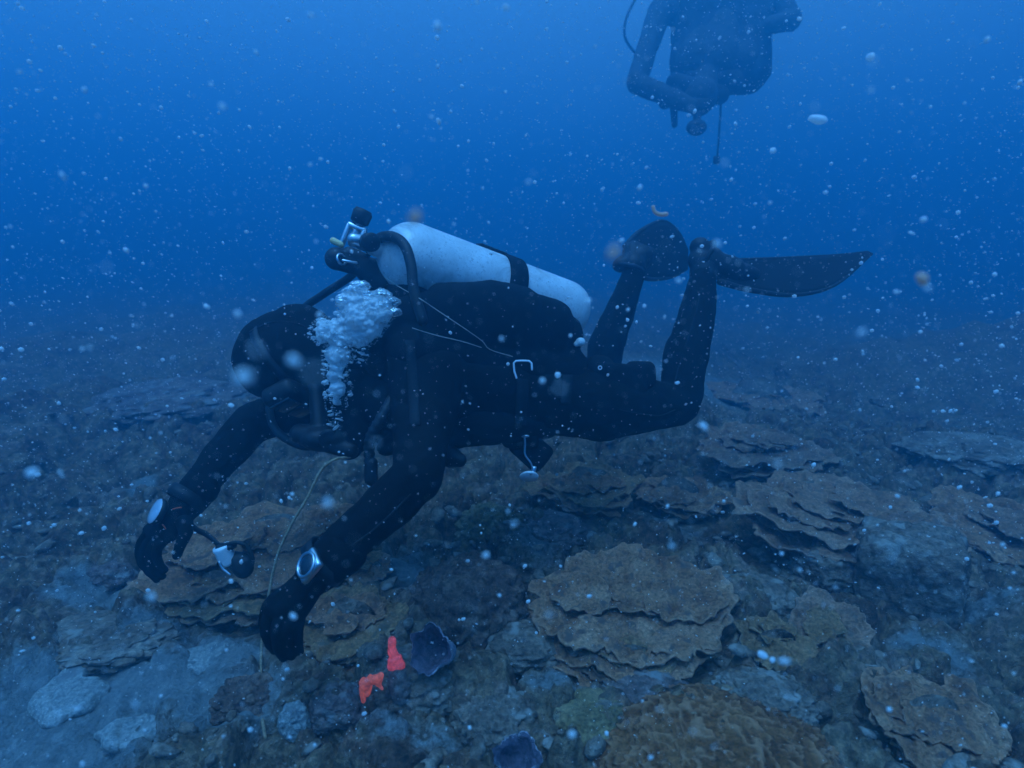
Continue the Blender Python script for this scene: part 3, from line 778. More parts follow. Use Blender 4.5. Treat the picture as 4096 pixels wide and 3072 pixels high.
# mask
mc = hc + FD * 0.122 + HT * 0.012
mk = remesh([rbox(mc, (HS, HT, FD), (0.082, 0.045, 0.026), 0.4), ball(mc - HT * 0.035 + FD * 0.008, 0.026)], 0.004, 4)
mask = part('mask', mk, M_RUB, diver)
for s in (-1, 1):
    part('lens', rbox(mc + HS * 0.038 * s + FD * 0.027 + HT * 0.006, (HS, HT, FD), (0.032, 0.028, 0.003), 0.4), M_GLASS, mask)
part('strap', band(hc - HT * 0.0 + FD * 0.01, HT + FD * 0.15, 0.104, 0.022, 0.004), M_RUB, mask)
# thigh pocket
part('thigh_pocket', wrinkle(remesh([rbox(W(2500, 1530, 1.70), (unit(nkn - nhip), UP, FW), (0.075, 0.055, 0.03), 0.3), rbox(W(2560, 1500, 1.74), (unit(nkn - nhip), UP, FW), (0.05, 0.042, 0.05), 0.3),
                              rbox(W(2400, 1480, 1.71), (unit(nkn - nhip), UP, FW), (0.05, 0.045, 0.045), 0.45)], 0.004, 4), 0.003, 25, 4), M_VEST, diver)
# gloves with five fingers
def glove(wrist, knuckles, fingers, thumb, cuff_from, rpalm=0.030, rf=0.0098):
    sh = []
    kn = [np.asarray(k) for k in knuckles]
    for k in kn:
        sh.append(caps(wrist * 0.85 + k * 0.15, rpalm * 0.95, k, 0.0185))
    for a, b in zip(kn[:-1], kn[1:]):
        sh.append(caps(a, 0.0175, b, 0.0175))
    for pts in fingers:
        n = len(pts)
        sh.append(tube(spline(pts, 5), np.linspace(rf * 1.28, rf * 0.86, (n - 1) * 5 + 1), 12))
    n = len(thumb)
    sh.append(tube(spline(thumb, 5), np.linspace(rf * 1.9, rf * 1.05, (n - 1) * 5 + 1), 12))
    sh.append(tube([cuff_from, (cuff_from + wrist) / 2, wrist], [0.049, 0.046, 0.040], 24))
    return wrinkle(remesh(sh, 0.0026, 3), 0.0012, 60, 4)
def K(lst, d): return [W(u, v, d + dd) for u, v, dd in lst]
D = 1.115
g = glove(W(1262, 2300, 1.13), K([(1090, 2430, -0.012), (1128, 2445, -0.02), (1168, 2448, -0.012), (1204, 2436, 0.006)], D),
          [K([(1090, 2430, -.012), (1062, 2500, -.022), (1072, 2560, -.01), (1098, 2602, .012)], D),
           K([(1128, 2445, -.02), (1104, 2520, -.036), (1110, 2588, -.02), (1134, 2632, .008)], D),
           K([(1168, 2448, -.012), (1150, 2520, -.028), (1150, 2580, -.012), (1168, 2626, .014)], D),
           K([(1204, 2436, .006), (1194, 2500, -.006), (1192, 2555, .004), (1200, 2606, .022)], D)],
          K([(1210, 2330, .02), (1140, 2370, .03), (1075, 2420, .035), (1052, 2490, .03)], D), W(1370, 2205, 1.128))
part('glove', g, M_GLOVE, diver)
D = 1.44
g2 = glove(W(726, 2040, 1.46), K([(604, 2120, .0), (625, 2132, -.02), (650, 2140, -.035), (676, 2142, -.04)], D),
           [K([(604, 2120, .0), (562, 2180, .01), (566, 2250, .02), (610, 2296, .025)], D),
            K([(625, 2132, -.02), (578, 2195, -.018), (584, 2270, -.006), (628, 2318, .0)], D),
            K([(650, 2140, -.035), (604, 2195, -.04), (608, 2264, -.03), (650, 2306, -.022)], D),
            K([(676, 2142, -.04), (632, 2190, -.05), (630, 2240, -.045), (658, 2280, -.04)], D)],
           K([(738, 2090, -.03), (742, 2130, -.045), (722, 2180, -.05), (708, 2222, -.045)], D), W(800, 1950, 1.49), 0.032, 0.0105)
gl = part('glove', g2, M_GLOVE, diver)
part('trim', tube(spline([W(692, 2036, 1.408), W(712, 2031, 1.405), W(725, 2030, 1.405)], 3), 0.0016, 6), M_ORANGE, gl, 'short orange seam on the farther glove')
part('trim', tube(spline([W(650, 2098, 1.392), W(658, 2108, 1.392), W(664, 2118, 1.394)], 3), 0.0016, 6), M_ORANGE, gl)
# fins: foot pocket, strap and blade
def fin(pocket, strap, rows, thick):
    f = part('fin', pocket, M_RUB, diver)
    part('strap', strap, M_RUB, f)
    G = np.array(rows)
    part('blade', sheet(G, thick), M_FIN, f)
    for e in (0, -1):
        part('rail', tube([G[i, e] for i in range(len(G))], np.linspace(0.011, 0.004, len(G)), 10), M_RUB, f)
def strip(top, bot, m=9, camber=0.0):
    rows = []
    for a, b in zip(top, bot):
        rows.append([a + (b - a) * j / (m - 1) + UP * camber * math.sin(math.pi * j / (m - 1)) for j in range(m)])
    return rows
tp = spline([W(2900, 1045, 2.02), W(3020, 1040, 2.10), W(3180, 1032, 2.16), (W(3340, 1022, 2.19)), W(3470, 1008, 2.17)], 5)
bt = spline([W(2880, 1128, 1.91), W(3010, 1162, 1.93), W(3180, 1180, 1.97), W(3340, 1140, 2.04), W(3488, 1016, 2.14)], 5)
foot = wrinkle(remesh([caps(W(2805, 1040, 1.95), 0.046, W(2930, 1082, 1.965), 0.047), caps(W(2800, 990, 1.95), 0.036, W(2860, 1060, 1.96), 0.05), caps(W(2930, 1085, 1.965), 0.045, W(3010, 1098, 2.0), 0.026),
                       caps(W(2800, 985, 1.95), 0.03, W(2812, 1100, 1.94), 0.045)], 0.005, 5), 0.002, 30, 2)
fin(foot, torus(W(2815, 1020, 1.95), unit(W(2930, 1082, 1.965) - W(2800, 990, 1.95)), 0.052, 0.008), strip(tp, bt), 0.010)
tp = spline([W(2500, 985, 2.25), W(2560, 925, 2.40), W(2650, 884, 2.55), W(2715, 930, 2.62), W(2750, 1000, 2.66)], 5)
bt = spline([W(2545, 1090, 2.14), W(2585, 1114, 2.22), W(2640, 1116, 2.34), W(2695, 1106, 2.46), W(2748, 1078, 2.58)], 5)
foot = wrinkle(remesh([caps(W(2535, 1060, 2.17), 0.046, W(2535, 1010, 2.22), 0.046), caps(W(2480, 1060, 2.17), 0.03, W(2560, 1030, 2.2), 0.052), caps(W(2540, 1020, 2.22), 0.05, W(2590, 1020, 2.32), 0.035)], 0.005, 5), 0.002, 30, 3)
fin(foot, torus(W(2520, 1075, 2.17), unit(fan - fkn), 0.05, 0.008), strip(tp, bt), 0.010)

from mathutils.bvhtree import BVHTree
def front(u, v, off, *roots):
    """Point just proud of the surface of the given things where the sight line through u, v meets them."""
    best = None; d = Vector(unit(W(u, v, 1.0) - CAM)); k = np.dot(np.array(d), FW)
    for r in roots:
        for o in r.children_recursive:
            if o.type != 'MESH': continue
            M = Matrix.Translation(Vector(ORG[o.name])); key = o.name
            if key not in _BVH: _BVH[key] = BVHTree.FromPolygons([M @ q.co for q in o.data.vertices], [tuple(p.vertices) for p in o.data.polygons])
            h = _BVH[key].ray_cast(Vector(CAM), d)
            if h[0] is not None and (best is None or h[3] < best): best = h[3]
    if best is None: raise ValueError('nothing at %d %d' % (u, v))
    return CAM + np.array(d) * (best - off)
_BVH = {}
# ------------------------------------------------------------------ scuba cylinder
T0, T1 = W(1640, 1035, 1.45), W(2335, 1272, 1.755)       # shoulder end and foot end of the cylinder axis
TA = unit(T1 - T0); RTK = 0.092; L = np.linalg.norm(T1 - T0) - 0.03
tank = thing('scuba_cylinder', 'worn silver scuba cylinder strapped on the back of the diver', 'scuba tank', T0)
prof = [(-0.105, 0.0), (-0.105, 0.022), (-0.09, 0.024)]
for k in range(0, 13):
    a = math.pi / 2 * (1 - k / 12)
    prof.append((-0.082 * math.sin(a) * 1.0, max(0.024, RTK * math.cos(a))))
prof += [(0.1, RTK), (0.2, RTK), (0.3, RTK), (0.4, RTK), (L - 0.06, RTK)]
for k in range(1, 9):
    a = math.pi / 2 * k / 8
    prof.append((L - 0.06 + 0.06 * math.sin(a), RTK - 0.035 + 0.035 * math.cos(a)))
prof.append((L + 0.0, 0.0))
part('bottle', lathe(T0, TA, prof, 72), M_TANK, tank)
vtop = T0 - TA * 0.125
part('valve', join([tube([T0 - TA * 0.09, vtop, vtop - TA * 0.022], [0.017, 0.019, 0.016], 20), tube([vtop, vtop + S_ * 0.055], [0.011, 0.011], 16)]), M_STEEL, tank)
part('knob', lathe(vtop + S_ * 0.04, S_, [(0, 0.001), (0, 0.018), (0.004, 0.022), (0.03, 0.022), (0.034, 0.018), (0.034, 0.001)], 24), M_RUB, tank)
# ------------------------------------------------------------------ buoyancy vest with its wing, straps and rings
vest = thing('buoyancy_vest', 'black inflatable buoyancy vest wrapped round the lower side of the cylinder', 'dive vest', chest)
wing = remesh([tube(spline([W(1630, 1310, 1.37), W(1760, 1290, 1.38), W(1950, 1270, 1.45), W(2120, 1300, 1.54), W(2250, 1345, 1.62)], 4), [0.075] * 4 + [0.092] * 4 + [0.098] * 4 + [0.088] * 4 + [0.066], 24, True, (S_, 0.62)),
               caps(W(1950, 1190, 1.45), 0.045, W(2000, 1300, 1.48), 0.07), caps(W(1660, 1400, 1.36), 0.07, W(2240, 1480, 1.66), 0.08),
               tube(spline([W(1640, 1250, 1.60), W(1900, 1270, 1.72), W(2150, 1330, 1.84)], 4), 0.075, 24), caps(W(1620, 1230, 1.46), 0.075, W(1560, 1330, 1.42), 0.07),
               caps(W(1560, 1240, 1.50), 0.06, W(1640, 1230, 1.46), 0.08)], 0.006, 8)
part('wing', wrinkle(wing, 0.007, 14, 5), M_VEST, vest)
harn = remesh([caps(W(1620, 1330, 1.37), 0.05, W(1640, 1640, 1.32), 0.045), caps(W(1640, 1640, 1.36), 0.06, W(1660, 1760, 1.40), 0.05), caps(W(1760, 1740, 1.42), 0.04, W(2180, 1700, 1.62), 0.04),
               caps(W(1900, 1690, 1.46), 0.055, W(2120, 1680, 1.58), 0.05), caps(W(1500, 1600, 1.42), 0.06, W(1620, 1640, 1.36), 0.06), caps(W(1480, 1640, 1.42), 0.035, W(1560, 1740, 1.40), 0.035), caps(W(1420, 1560, 1.43), 0.06, W(1430, 1730, 1.41), 0.05), caps(W(1430, 1730, 1.41), 0.045, W(1400, 1790, 1.39), 0.032), caps(W(1590, 1770, 1.36), 0.03, W(1545, 1790, 1.34), 0.022)], 0.006, 6)
part('harness', wrinkle(harn, 0.005, 18, 6), M_VEST, vest)
TS = T0 + TA * 0.275
part('tank_strap', band(TS, TA, RTK + 0.001, 0.055, 0.006, 64), M_VEST, vest)
part('buckle', rbox(TS + UP * (RTK + 0.010) - TA * 0.035 + S_ * 0.01, (TA, S_, np.cross(TA, S_)), (0.042, 0.018, 0.003), 0.4), M_RUB, vest)
RG = [(2066, 1512), (2057, 1485), (2055, 1452), (2064, 1444), (2090, 1443), (2116, 1444), (2126, 1452), (2128, 1478)]
RD = min(np.dot(front(u, v, 0.004, vest, diver) - CAM, FW) for u, v in RG)
part('d_ring', tube([W(u, v, RD) for u, v in RG], 0.0028, 10), M_SILVER, vest)
part('dump_knob', remesh([ell(W(2322, 1368, 1.60), np.array([RT * 0.014, UP * 0.013, FW * 0.012])), ball(W(2306, 1376, 1.60), 0.008)], 0.0016, 2), M_WHITE, vest)
part('eyelet', torus(front(2400, 1471, 0.002, vest, diver), -FW, 0.005, 0.0018, 20, 8), M_SILVER, vest)
part('pocket', wrinkle(remesh([rbox(W(2125, 1800, 1.60), (unit(RT * 0.75 - UP * 0.65), unit(RT * 0.65 + UP * 0.75), FW), (0.055, 0.042, 0.022), 0.35),
                               rbox(W(2080, 1740, 1.58), (RT, UP, FW), (0.05, 0.035, 0.025), 0.35)], 0.004, 4), 0.003, 25, 6), M_VEST, vest)
part('inflator_hose', tube(spline([W(1590, 1560, 1.33), W(1520, 1680, 1.30), W(1480, 1760, 1.30), W(1478, 1850, 1.30)], 10), [0.0125 + 0.0018 * math.sin(k * 2.2) for k in range(31)], 16), M_RUB, vest)
part('inflator_handle', remesh([rbox(W(1484, 1885, 1.30), (UP, RT, FW), (0.032, 0.015, 0.015), 0.4), caps(W(1484, 1850, 1.30), 0.014, W(1490, 1925, 1.30), 0.013)], 0.003, 3), M_RUB, vest)
M_WEB = plain('grey_webbing', (0.022, 0.024, 0.027), 0.8, 0, 200, 0.3, 0.3, 0.002, 0.1)
def ribbon(pts, width, *roots, thick=0.003, off=0.004):
    P = spline(pts, 6); L_ = []
    for k, q in enumerate(P):
        d = unit(P[min(k + 1, len(P) - 1)] - P[max(k - 1, 0)]); n_ = np.array([-d[1], d[0], 0]) * width / 2
        L_.append([q - n_, q, q + n_])
    G = np.array([[front(c_[0], c_[1], off, *roots) for c_ in row] for row in L_])
    G[1:-1] = (G[:-2] + G[1:-1] * 2 + G[2:]) / 4
    return sheet(G, thick)
def px(l): return [np.array([a, b, 0.0]) for a, b in l]
part('shoulder_strap', ribbon(px([(1640, 1360), (1648, 1480), (1655, 1600), (1660, 1700)]), 40, vest, diver), M_WEB, vest)
part('waist_strap', ribbon(px([(2092, 1515), (2090, 1580), (2084, 1650), (2080, 1700)]), 46, vest, diver), M_WEB, vest)
part('pull_tab', ribbon(px([(2270, 1500), (2268, 1560), (2262, 1615)]), 40, vest, diver), M_WEB, vest)
def seam(l): return tube(spline([front(a, b, 0.0006, diver) for a, b in l], 5), 0.0022, 6)
part('seam', seam([(2480, 1640), (2560, 1655), (2640, 1662), (2700, 1640)]), M_WEB, diver)
part('seam', seam([(2690, 1560), (2720, 1450), (2755, 1340), (2785, 1240), (2805, 1150)]), M_WEB, diver)
part('seam', seam([(1640, 1980), (1560, 2060), (1480, 2130), (1410, 2180)]), M_WEB, diver)
part('seam', seam([(1000, 1330), (1080, 1290), (1170, 1290), (1250, 1320)]), M_WEB, diver)
# ------------------------------------------------------------------ regulator: first stage, hoses, second stage
reg = thing('regulator', 'black and chrome breathing regulator with hoses from the tank valve to the mouth', 'regulator', W(1400, 1010, 1.44))
yk = W(1408, 965, 1.44)
yA = unit(UP * 0.93 + RT * 0.36)
yB = unit(RT * 0.93 - UP * 0.36)
yoke = []
for s in (-1, 1):
    yoke.append(rbox(yk + yB * 0.021 * s, (yA, yB, FW), (0.038, 0.0055, 0.011), 0.4))
yoke += [rbox(yk + yA * 0.036, (yA, yB, FW), (0.008, 0.026, 0.011), 0.4), rbox(yk - yA * 0.036, (yA, yB, FW), (0.008, 0.027, 0.012), 0.4)]
part('yoke', join(yoke), M_STEEL, reg)
part('yoke_knob', wrinkle(lathe(yk + yA * 0.046, yA, [(0, 0.001), (0, 0.015), (0.006, 0.023), (0.03, 0.024), (0.038, 0.020), (0.04, 0.001)], 24), 0.002, 60, 3), M_RUB, reg)
part('yoke_screw', tube([yk + yA * 0.05, yk - yA * 0.005], [0.009, 0.009], 14), M_STEEL, reg)
part('dust_cap', tube([W(1333, 963, 1.42), W(1362, 978, 1.42)], [0.0085, 0.008], 14), M_CAP, reg)
part('first_stage', remesh([caps(W(1350, 1042, 1.42), 0.024, W(1430, 1062, 1.44), 0.026), ball(W(1346, 1035, 1.42), 0.029), caps(W(1400, 1020, 1.43), 0.022, W(1440, 1045, 1.44), 0.026), caps(W(1440, 1060, 1.44), 0.028, W(1540, 1120, 1.46), 0.05)], 0.003, 4), M_RUB, reg)
part('chrome_collar', join([torus(W(1366, 1038, 1.398), unit(RT + UP * .2 - FW * .6), 0.013, 0.0035, 24, 8), tube([W(1372, 1042, 1.392), W(1425, 1052, 1.40)], 0.004, 8)]), M_STEEL, reg)
part('hose', tube(spline([W(1480, 1000, 1.42), W(1520, 952, 1.385), W(1575, 948, 1.35), W(1620, 985, 1.325), W(1645, 1065, 1.31), W(1655, 1160, 1.30), W(1690, 1280, 1.29)], 8), 0.0125, 16), M_RUB, reg)
part('hose', tube(spline([W(1440, 1070, 1.46), W(1390, 1115, 1.50), W(1290, 1180, 1.55), W(1205, 1245, 1.60), W(1120, 1380, 1.68), W(1080, 1560, 1.62), W(1085, 1680, 1.52), W(1130, 1745, 1.46), W(1215, 1785, 1.42), W(1290, 1775, 1.40)], 8), 0.0105, 16), M_RUB, reg)
part('hose', tube(spline([W(1440, 1030, 1.44), W(1470, 1020, 1.43), W(1500, 1000, 1.42)], 5), 0.006, 10), M_RUB, reg)
ss = W(1285, 1755, 1.40)
part('second_stage', remesh([ell(ss, np.array([RT * 0.052, UP * 0.032, FW * 0.042])), caps(W(1200, 1735, 1.41), 0.026, ss, 0.034), caps(W(1360, 1750, 1.38), 0.027, ss, 0.03), caps(ss, 0.03, W(1400, 1800, 1.37), 0.022), caps(ss, 0.022, hc + FD * 0.10 - HT * 0.06, 0.02)], 0.004, 4), M_RUB, reg)
part('purge_cover', lathe(W(1318, 1758, 1.362), -FW + RT * .15 - UP * .2, [(-0.004, 0), (-0.004, 0.027), (0.002, 0.026), (0.005, 0.018), (0.003, 0.014), (0.006, 0.008), (0.006, 0)], 32), M_RUB, reg)

# ------------------------------------------------------------------ things clipped to or held by the diver
wr = thing('dive_watch', 'square steel dive watch on the nearer wrist', 'watch', W(1240, 2265, 1.08))
wn = unit(-FW * 0.72 - RT * 0.55 + UP * 0.42); wu = unit(np.cross(wn, unit(nel - nwr))); wv = np.cross(wu, wn)
wc = W(1238, 2262, 1.072)
part('case', rbox(wc, (wu, wv, wn), (0.025, 0.027, 0.008), 0.45), M_STEEL, wr)
part('bezel', join([torus(wc + wn * 0.008, wn, 0.022, 0.0035, 36, 8)]), M_STEEL, wr)
part('face', lathe(wc + wn * 0.0075, wn, [(0, 0.0195), (0.002, 0.0185), (0.0035, 0.010), (0.004, 0.0)], 36), M_GLASS, wr)
part('strap', band(nwr * 0.97 + nel * 0.03 + 0.0 * wn, unit(nel - nwr), 0.049, 0.026, 0.004), M_RUB, wr)
cp = thing('dive_computer', 'round dive computer with a pale blue face on the farther wrist', 'dive computer', W(620, 2050, 1.40))
cn = unit(-RT * 0.62 - FW * 0.68 + UP * 0.45); cc = W(626, 2046, 1.395)
part('case', lathe(cc - cn * 0.014, cn, [(0, 0.0), (0, 0.028), (0.01, 0.033), (0.016, 0.032), (0.016, 0.0)], 40), M_RUB, cp)
part('face', lathe(cc + cn * 0.0035, cn, [(0, 0.031), (0.0015, 0.030), (0.003, 0.018), (0.0036, 0.0)], 40), M_SCREEN, cp)
part('strap', band(fwr * 0.98 + fel * 0.02, unit(fel - fwr), 0.048, 0.03, 0.004), M_RUB, cp)
to = thing('dive_torch', 'small silver and black torch dangling on a lanyard from the farther glove', 'torch', W(920, 2230, 1.40))
tq = W(915, 2220, 1.40)
part('lanyard', sheet(np.array([[a + UP * 0.007, a - UP * 0.007] for a in spline([W(745, 2085, 1.43), W(790, 2120, 1.42), W(830, 2140, 1.41), W(880, 2185, 1.40)], 5)]), 0.004), M_RUB, to)
tax = unit(UP * 0.9 - RT * 0.30 - FW * .2)
part('head', lathe(tq - tax * 0.024 - RT * 0.008, tax, [(0, 0.0), (0, 0.019), (0.006, 0.0215), (0.012, 0.020), (0.018, 0.0215), (0.038, 0.0205), (0.044, 0.022), (0.05, 0.020), (0.05, 0.0)], 32), M_SILVER, to)
part('grip', remesh([caps(W(938, 2240, 1.41), 0.022, W(975, 2275, 1.41), 0.024), caps(W(960, 2230, 1.41), 0.015, W(985, 2250, 1.41), 0.02), rbox(W(905, 2186, 1.40), (RT, UP, FW), (0.022, 0.007, 0.016), 0.4)], 0.003, 3), M_RUB, to)
part('clip', tube(spline([W(905, 2178, 1.39), W(950, 2170, 1.39), W(990, 2185, 1.39), W(1012, 2235, 1.39)], 5), 0.005, 8), M_RUB, to)
part('wire', tube(spline([W(878, 2250, 1.38), W(892, 2275, 1.38), W(920, 2298, 1.38)], 5), 0.0035, 8), M_STEEL, to)
pt = thing('dive_torch', 'little black torch with a bright blue end beside the nearer elbow', 'torch', W(1790, 1830, 1.40))
part('grip', tube([W(1770, 1815, 1.42), W(1810, 1830, 1.41), W(1838, 1840, 1.40)], [0.026, 0.027, 0.018], 18), M_RUB, pt)
part('end_cap', ell(W(1847, 1840, 1.395), np.array([RT * 0.005, UP * 0.011, FW * 0.010])), M_BLUE, pt)
ch = thing('clip_chain', 'steel clip and cord with a round silver disc hanging below the waist', 'clip', W(2105, 1780, 1.52))
part('snap_hook', join([tube(spline([W(2062, 1672, 1.52), W(2056, 1700, 1.52), W(2068, 1725, 1.52), W(2085, 1742, 1.52), W(2098, 1748, 1.52)], 5), 0.0032, 8), rbox(W(2058, 1700, 1.518), (UP, RT, FW), (0.014, 0.005, 0.005), 0.4), ell(W(2104, 1744, 1.518), np.array([RT * 0.009, UP * 0.004, FW * 0.004]))]), M_STEEL, ch)
part('cord', tube(spline([W(2098, 1748, 1.52), W(2100, 1775, 1.52), W(2100, 1818, 1.52), W(2122, 1850, 1.52), W(2130, 1872, 1.52)], 5), 0.0028, 8), M_STEEL, ch)
part('disc', lathe(W(2116, 1905, 1.52), unit(-FW * 0.62 - UP * 0.78), [(-0.004, 0), (-0.004, 0.022), (0, 0.0255), (0.004, 0.0245), (0.0042, 0.0)], 32), M_SILVER, ch)
part('swivel', join([rbox(W(2134, 1880, 1.515), (unit(UP + RT * .3), RT, FW), (0.011, 0.007, 0.007), 0.4), ball(W(2124, 1893, 1.508), 0.006)]), M_STEEL, ch)
# lines
def draped(pts): return tube(spline([front(u, v, 0.006, vest, diver, reg, tank) for u, v in pts], 4), 0.0011, 6)
single('fishing_line', draped([(1540, 1112), (1610, 1155), (1680, 1195), (1740, 1235), (1800, 1275), (1870, 1322), (1930, 1365), (1960, 1398), (2050, 1426)]), M_LINE, 'upper thin pale line trailing across the vest and flank', 'line')
single('fishing_line', draped([(1650, 1312), (1710, 1331), (1760, 1345), (1850, 1366), (1925, 1390)]), M_LINE, 'lower short pale thread on the side of the vest', 'line')
gp = [ground(u, v, True) + np.array([0, 0, 0.006]) for u, v in ((1052, 2520), (1046, 2620), (1044, 2700), (1040, 2780), (1050, 2880), (1062, 2960))]
single('rope', tube(spline([W(1400, 1828, 1.36), W(1340, 1838, 1.35), W(1285, 1880, 1.34), W(1230, 1990, 1.33), W(1170, 2090, 1.33), W(1118, 2200, 1.33), W(1090, 2300, 1.33), W(1068, 2420, 1.34)] + gp, 6), 0.0034, 8), M_ROPE, 'thin brown rope curving down from the chest to the sand', 'rope')

# ------------------------------------------------------------------ breath bubbles
def bubble_mat(name, white, op):
    m = bpy.data.materials.new(name); m.use_nodes = True
    t = m.node_tree; t.nodes.clear()
    o = t.nodes.new('ShaderNodeOutputMaterial'); gl = t.nodes.new('ShaderNodeBsdfGlossy'); tr = t.nodes.new('ShaderNodeBsdfTransparent'); df = t.nodes.new('ShaderNodeBsdfDiffuse')
    gl.inputs['Roughness'].default_value = 0.12; gl.inputs['Color'].default_value = (1, 1, 1, 1)
    df.inputs['Color'].default_value = (0.98, 0.98, 0.98, 1)
    lw = t.nodes.new('ShaderNodeLayerWeight'); lw.inputs['Blend'].default_value = 0.45
    nz = noise_node(t, 110, 3, 0.6)
    bp = t.nodes.new('ShaderNodeBump'); bp.inputs['Strength'].default_value = 0.5; bp.inputs['Distance'].default_value = 0.004
    t.links.new(nz.outputs[0], bp.inputs['Height']); t.links.new(bp.outputs[0], gl.inputs['Normal']); t.links.new(bp.outputs[0], lw.inputs['Normal'])
    m1 = t.nodes.new('ShaderNodeMixShader'); m2 = t.nodes.new('ShaderNodeMixShader')
    m1.inputs[0].default_value = white
    tl = t.nodes.new('ShaderNodeBsdfTranslucent'); tl.inputs['Color'].default_value = (1, 1, 1, 1)
    m0 = t.nodes.new('ShaderNodeMixShader'); m0.inputs[0].default_value = 0.55
    t.links.new(df.outputs[0], m0.inputs[1]); t.links.new(tl.outputs[0], m0.inputs[2])
    t.links.new(gl.outputs[0], m1.inputs[1]); t.links.new(m0.outputs[0], m1.inputs[2])
    mr = t.nodes.new('ShaderNodeMapRange'); mr.inputs['To Min'].default_value = op; mr.inputs['To Max'].default_value = 1.0
    t.links.new(lw.outputs['Facing'], mr.inputs['Value'])
    t.links.new(mr.outputs[0], m2.inputs[0]); t.links.new(tr.outputs[0], m2.inputs[1]); t.links.new(m1.outputs[0], m2.inputs[2])
    t.links.new(m2.outputs[0], o.inputs['Surface'])
    return m
M_FOAM = bubble_mat('bubble_foam', 0.7, 0.45); M_BUB = bubble_mat('bubble_skin', 0.3, 0.3)
def plume():
    rs = np.random.RandomState(11); vs, fs, o = [], [], 0
    i1, i2 = ico(1), ico(2)
    BL = [((1300, 1325), 64, 300), ((1350, 1330), 76, 300), ((1440, 1290), 104, 700), ((1505, 1245), 84, 450), ((1415, 1215), 74, 320), ((1350, 1420), 66, 300), ((1345, 1490), 56, 190), ((1352, 1555), 62, 150), ((1345, 1610), 50, 80), ((1340, 1680), 34, 40), ((1425, 1390), 64, 200)]
    for (u, v), r, n in BL:
        for k in range(n):
            a = rs.uniform(0, 6.28); q = math.sqrt(rs.rand())
            dd = rs.normal() * 0.5
            c = W(u + r * q * math.cos(a), v + r * q * math.sin(a), 1.33 + 0.028 * dd * math.sqrt(max(0.05, 1 - q * q)) + 0.02 * (v - 1400) / 300)
            big = rs.rand() < 0.06
            s = rs.uniform(0.003, 0.0065) if big else 0.0006 + 0.0017 * rs.rand() ** 1.6
            iv, jf = i2 if big else i1
            V = iv * np.array([s * rs.uniform(.9, 1.8), s, s * rs.uniform(.45, 0.9)]) + np.outer(iv[:, 0], rs.normal(size=3) * s * 0.35) + c
            vs.append(V); fs += [(x + o, y + o, z + o) for x, y, z in jf]; o += len(V)
    return np.concatenate(vs), fs
def foam_body():
    B = [((1305, 1325), 50), ((1360, 1330), 62), ((1440, 1290), 88), ((1505, 1245), 70), ((1415, 1215), 60), ((1350, 1420), 50), ((1345, 1490), 34), ((1352, 1555), 38), ((1345, 1600), 18)]
    sh = [ell(W(u, v, 1.335 + 0.02 * (v - 1400) / 300), np.array([RT * r, UP * r, FW * r * 0.8]) * 1.34 / F_PX) for (u, v), r in B]
    sh += [caps(W(1350, 1420, 1.337), 0.022, W(1345, 1590, 1.35), 0.009)]
    V, F = remesh(sh, 0.0022, 5)
    n = vnormals(V, F)
    f1, f2, ci = worley(V * 85, 3); g1, g2, gi = worley(V * 210, 5)
    return V + n * (0.006 * (0.6 - f1) + 0.0028 * (0.5 - g1) + 0.012 * fbm(V * 28, 3, 4))[:, None], F
def soft_foam():
    m = bpy.data.materials.new('milky_foam'); m.use_nodes = True
    t = m.node_tree; t.nodes.clear()
    o = t.nodes.new('ShaderNodeOutputMaterial'); gl = t.nodes.new('ShaderNodeBsdfGlossy'); tr = t.nodes.new('ShaderNodeBsdfTransparent'); df = t.nodes.new('ShaderNodeBsdfDiffuse'); tl = t.nodes.new('ShaderNodeBsdfTranslucent')
    for q in (df, tl): q.inputs['Color'].default_value = (1, 1, 1, 1)
    gl.inputs['Roughness'].default_value = 0.15
    nz = noise_node(t, 160, 5, 0.7, 0.5); den = noise_node(t, 45, 4, 0.65)
    bp = t.nodes.new('ShaderNodeBump'); bp.inputs['Strength'].default_value = 0.8; bp.inputs['Distance'].default_value = 0.004
    t.links.new(nz.outputs[0], bp.inputs['Height'])
    for q in (gl, df): t.links.new(bp.outputs[0], q.inputs['Normal'])
    def mix(f, a, b):
        x = t.nodes.new('ShaderNodeMixShader')
        if hasattr(f, 'is_linked'): t.links.new(f, x.inputs[0])
        else: x.inputs[0].default_value = f
        t.links.new(a, x.inputs[1]); t.links.new(b, x.inputs[2]); return x.outputs[0]
    body = mix(0.16, mix(0.5, df.outputs[0], tl.outputs[0]), gl.outputs[0])
    dr = ramp(t, den.outputs[0], [(0.30, (0.3, 0.3, 0.3)), (0.46, (1, 1, 1))])
    t.links.new(mix(dr.outputs[0], tr.outputs[0], body), o.inputs['Surface'])
    return m
def whole_plume():
    a, b = foam_body(), plume()
    V, F = join([a, b])
    return (V, F), len(a[1])
_pv, _pn = whole_plume()
_po = single('bubble_plume', _pv, soft_foam(), 'white plume of breath bubbles rising past the hood', 'bubbles', kind='stuff')
_po.data.materials.append(M_FOAM)
_po.data.polygons.foreach_set('material_index', [0] * _pn + [1] * (len(_pv[1]) - _pn))
BB = [(1405, 1168, 30, 'rounded bubble capping the left of the plume top'), (1437, 1148, 32, 'highest large bubble at the very top of the plume'), (1476, 1182, 26, 'large bubble in the dip between the two plume humps'),
      (1385, 1205, 32, 'large bright bubble on the upper left shoulder of the plume'), (1525, 1178, 32, 'large bubble capping the right hump of the plume'), (1565, 1208, 28, 'large bubble on the right shoulder of the plume'),
      (1578, 1248, 23, 'rightmost large bubble low on the edge of the plume'), (1525, 1226, 34, 'large bright bubble under the right hump of the plume')]
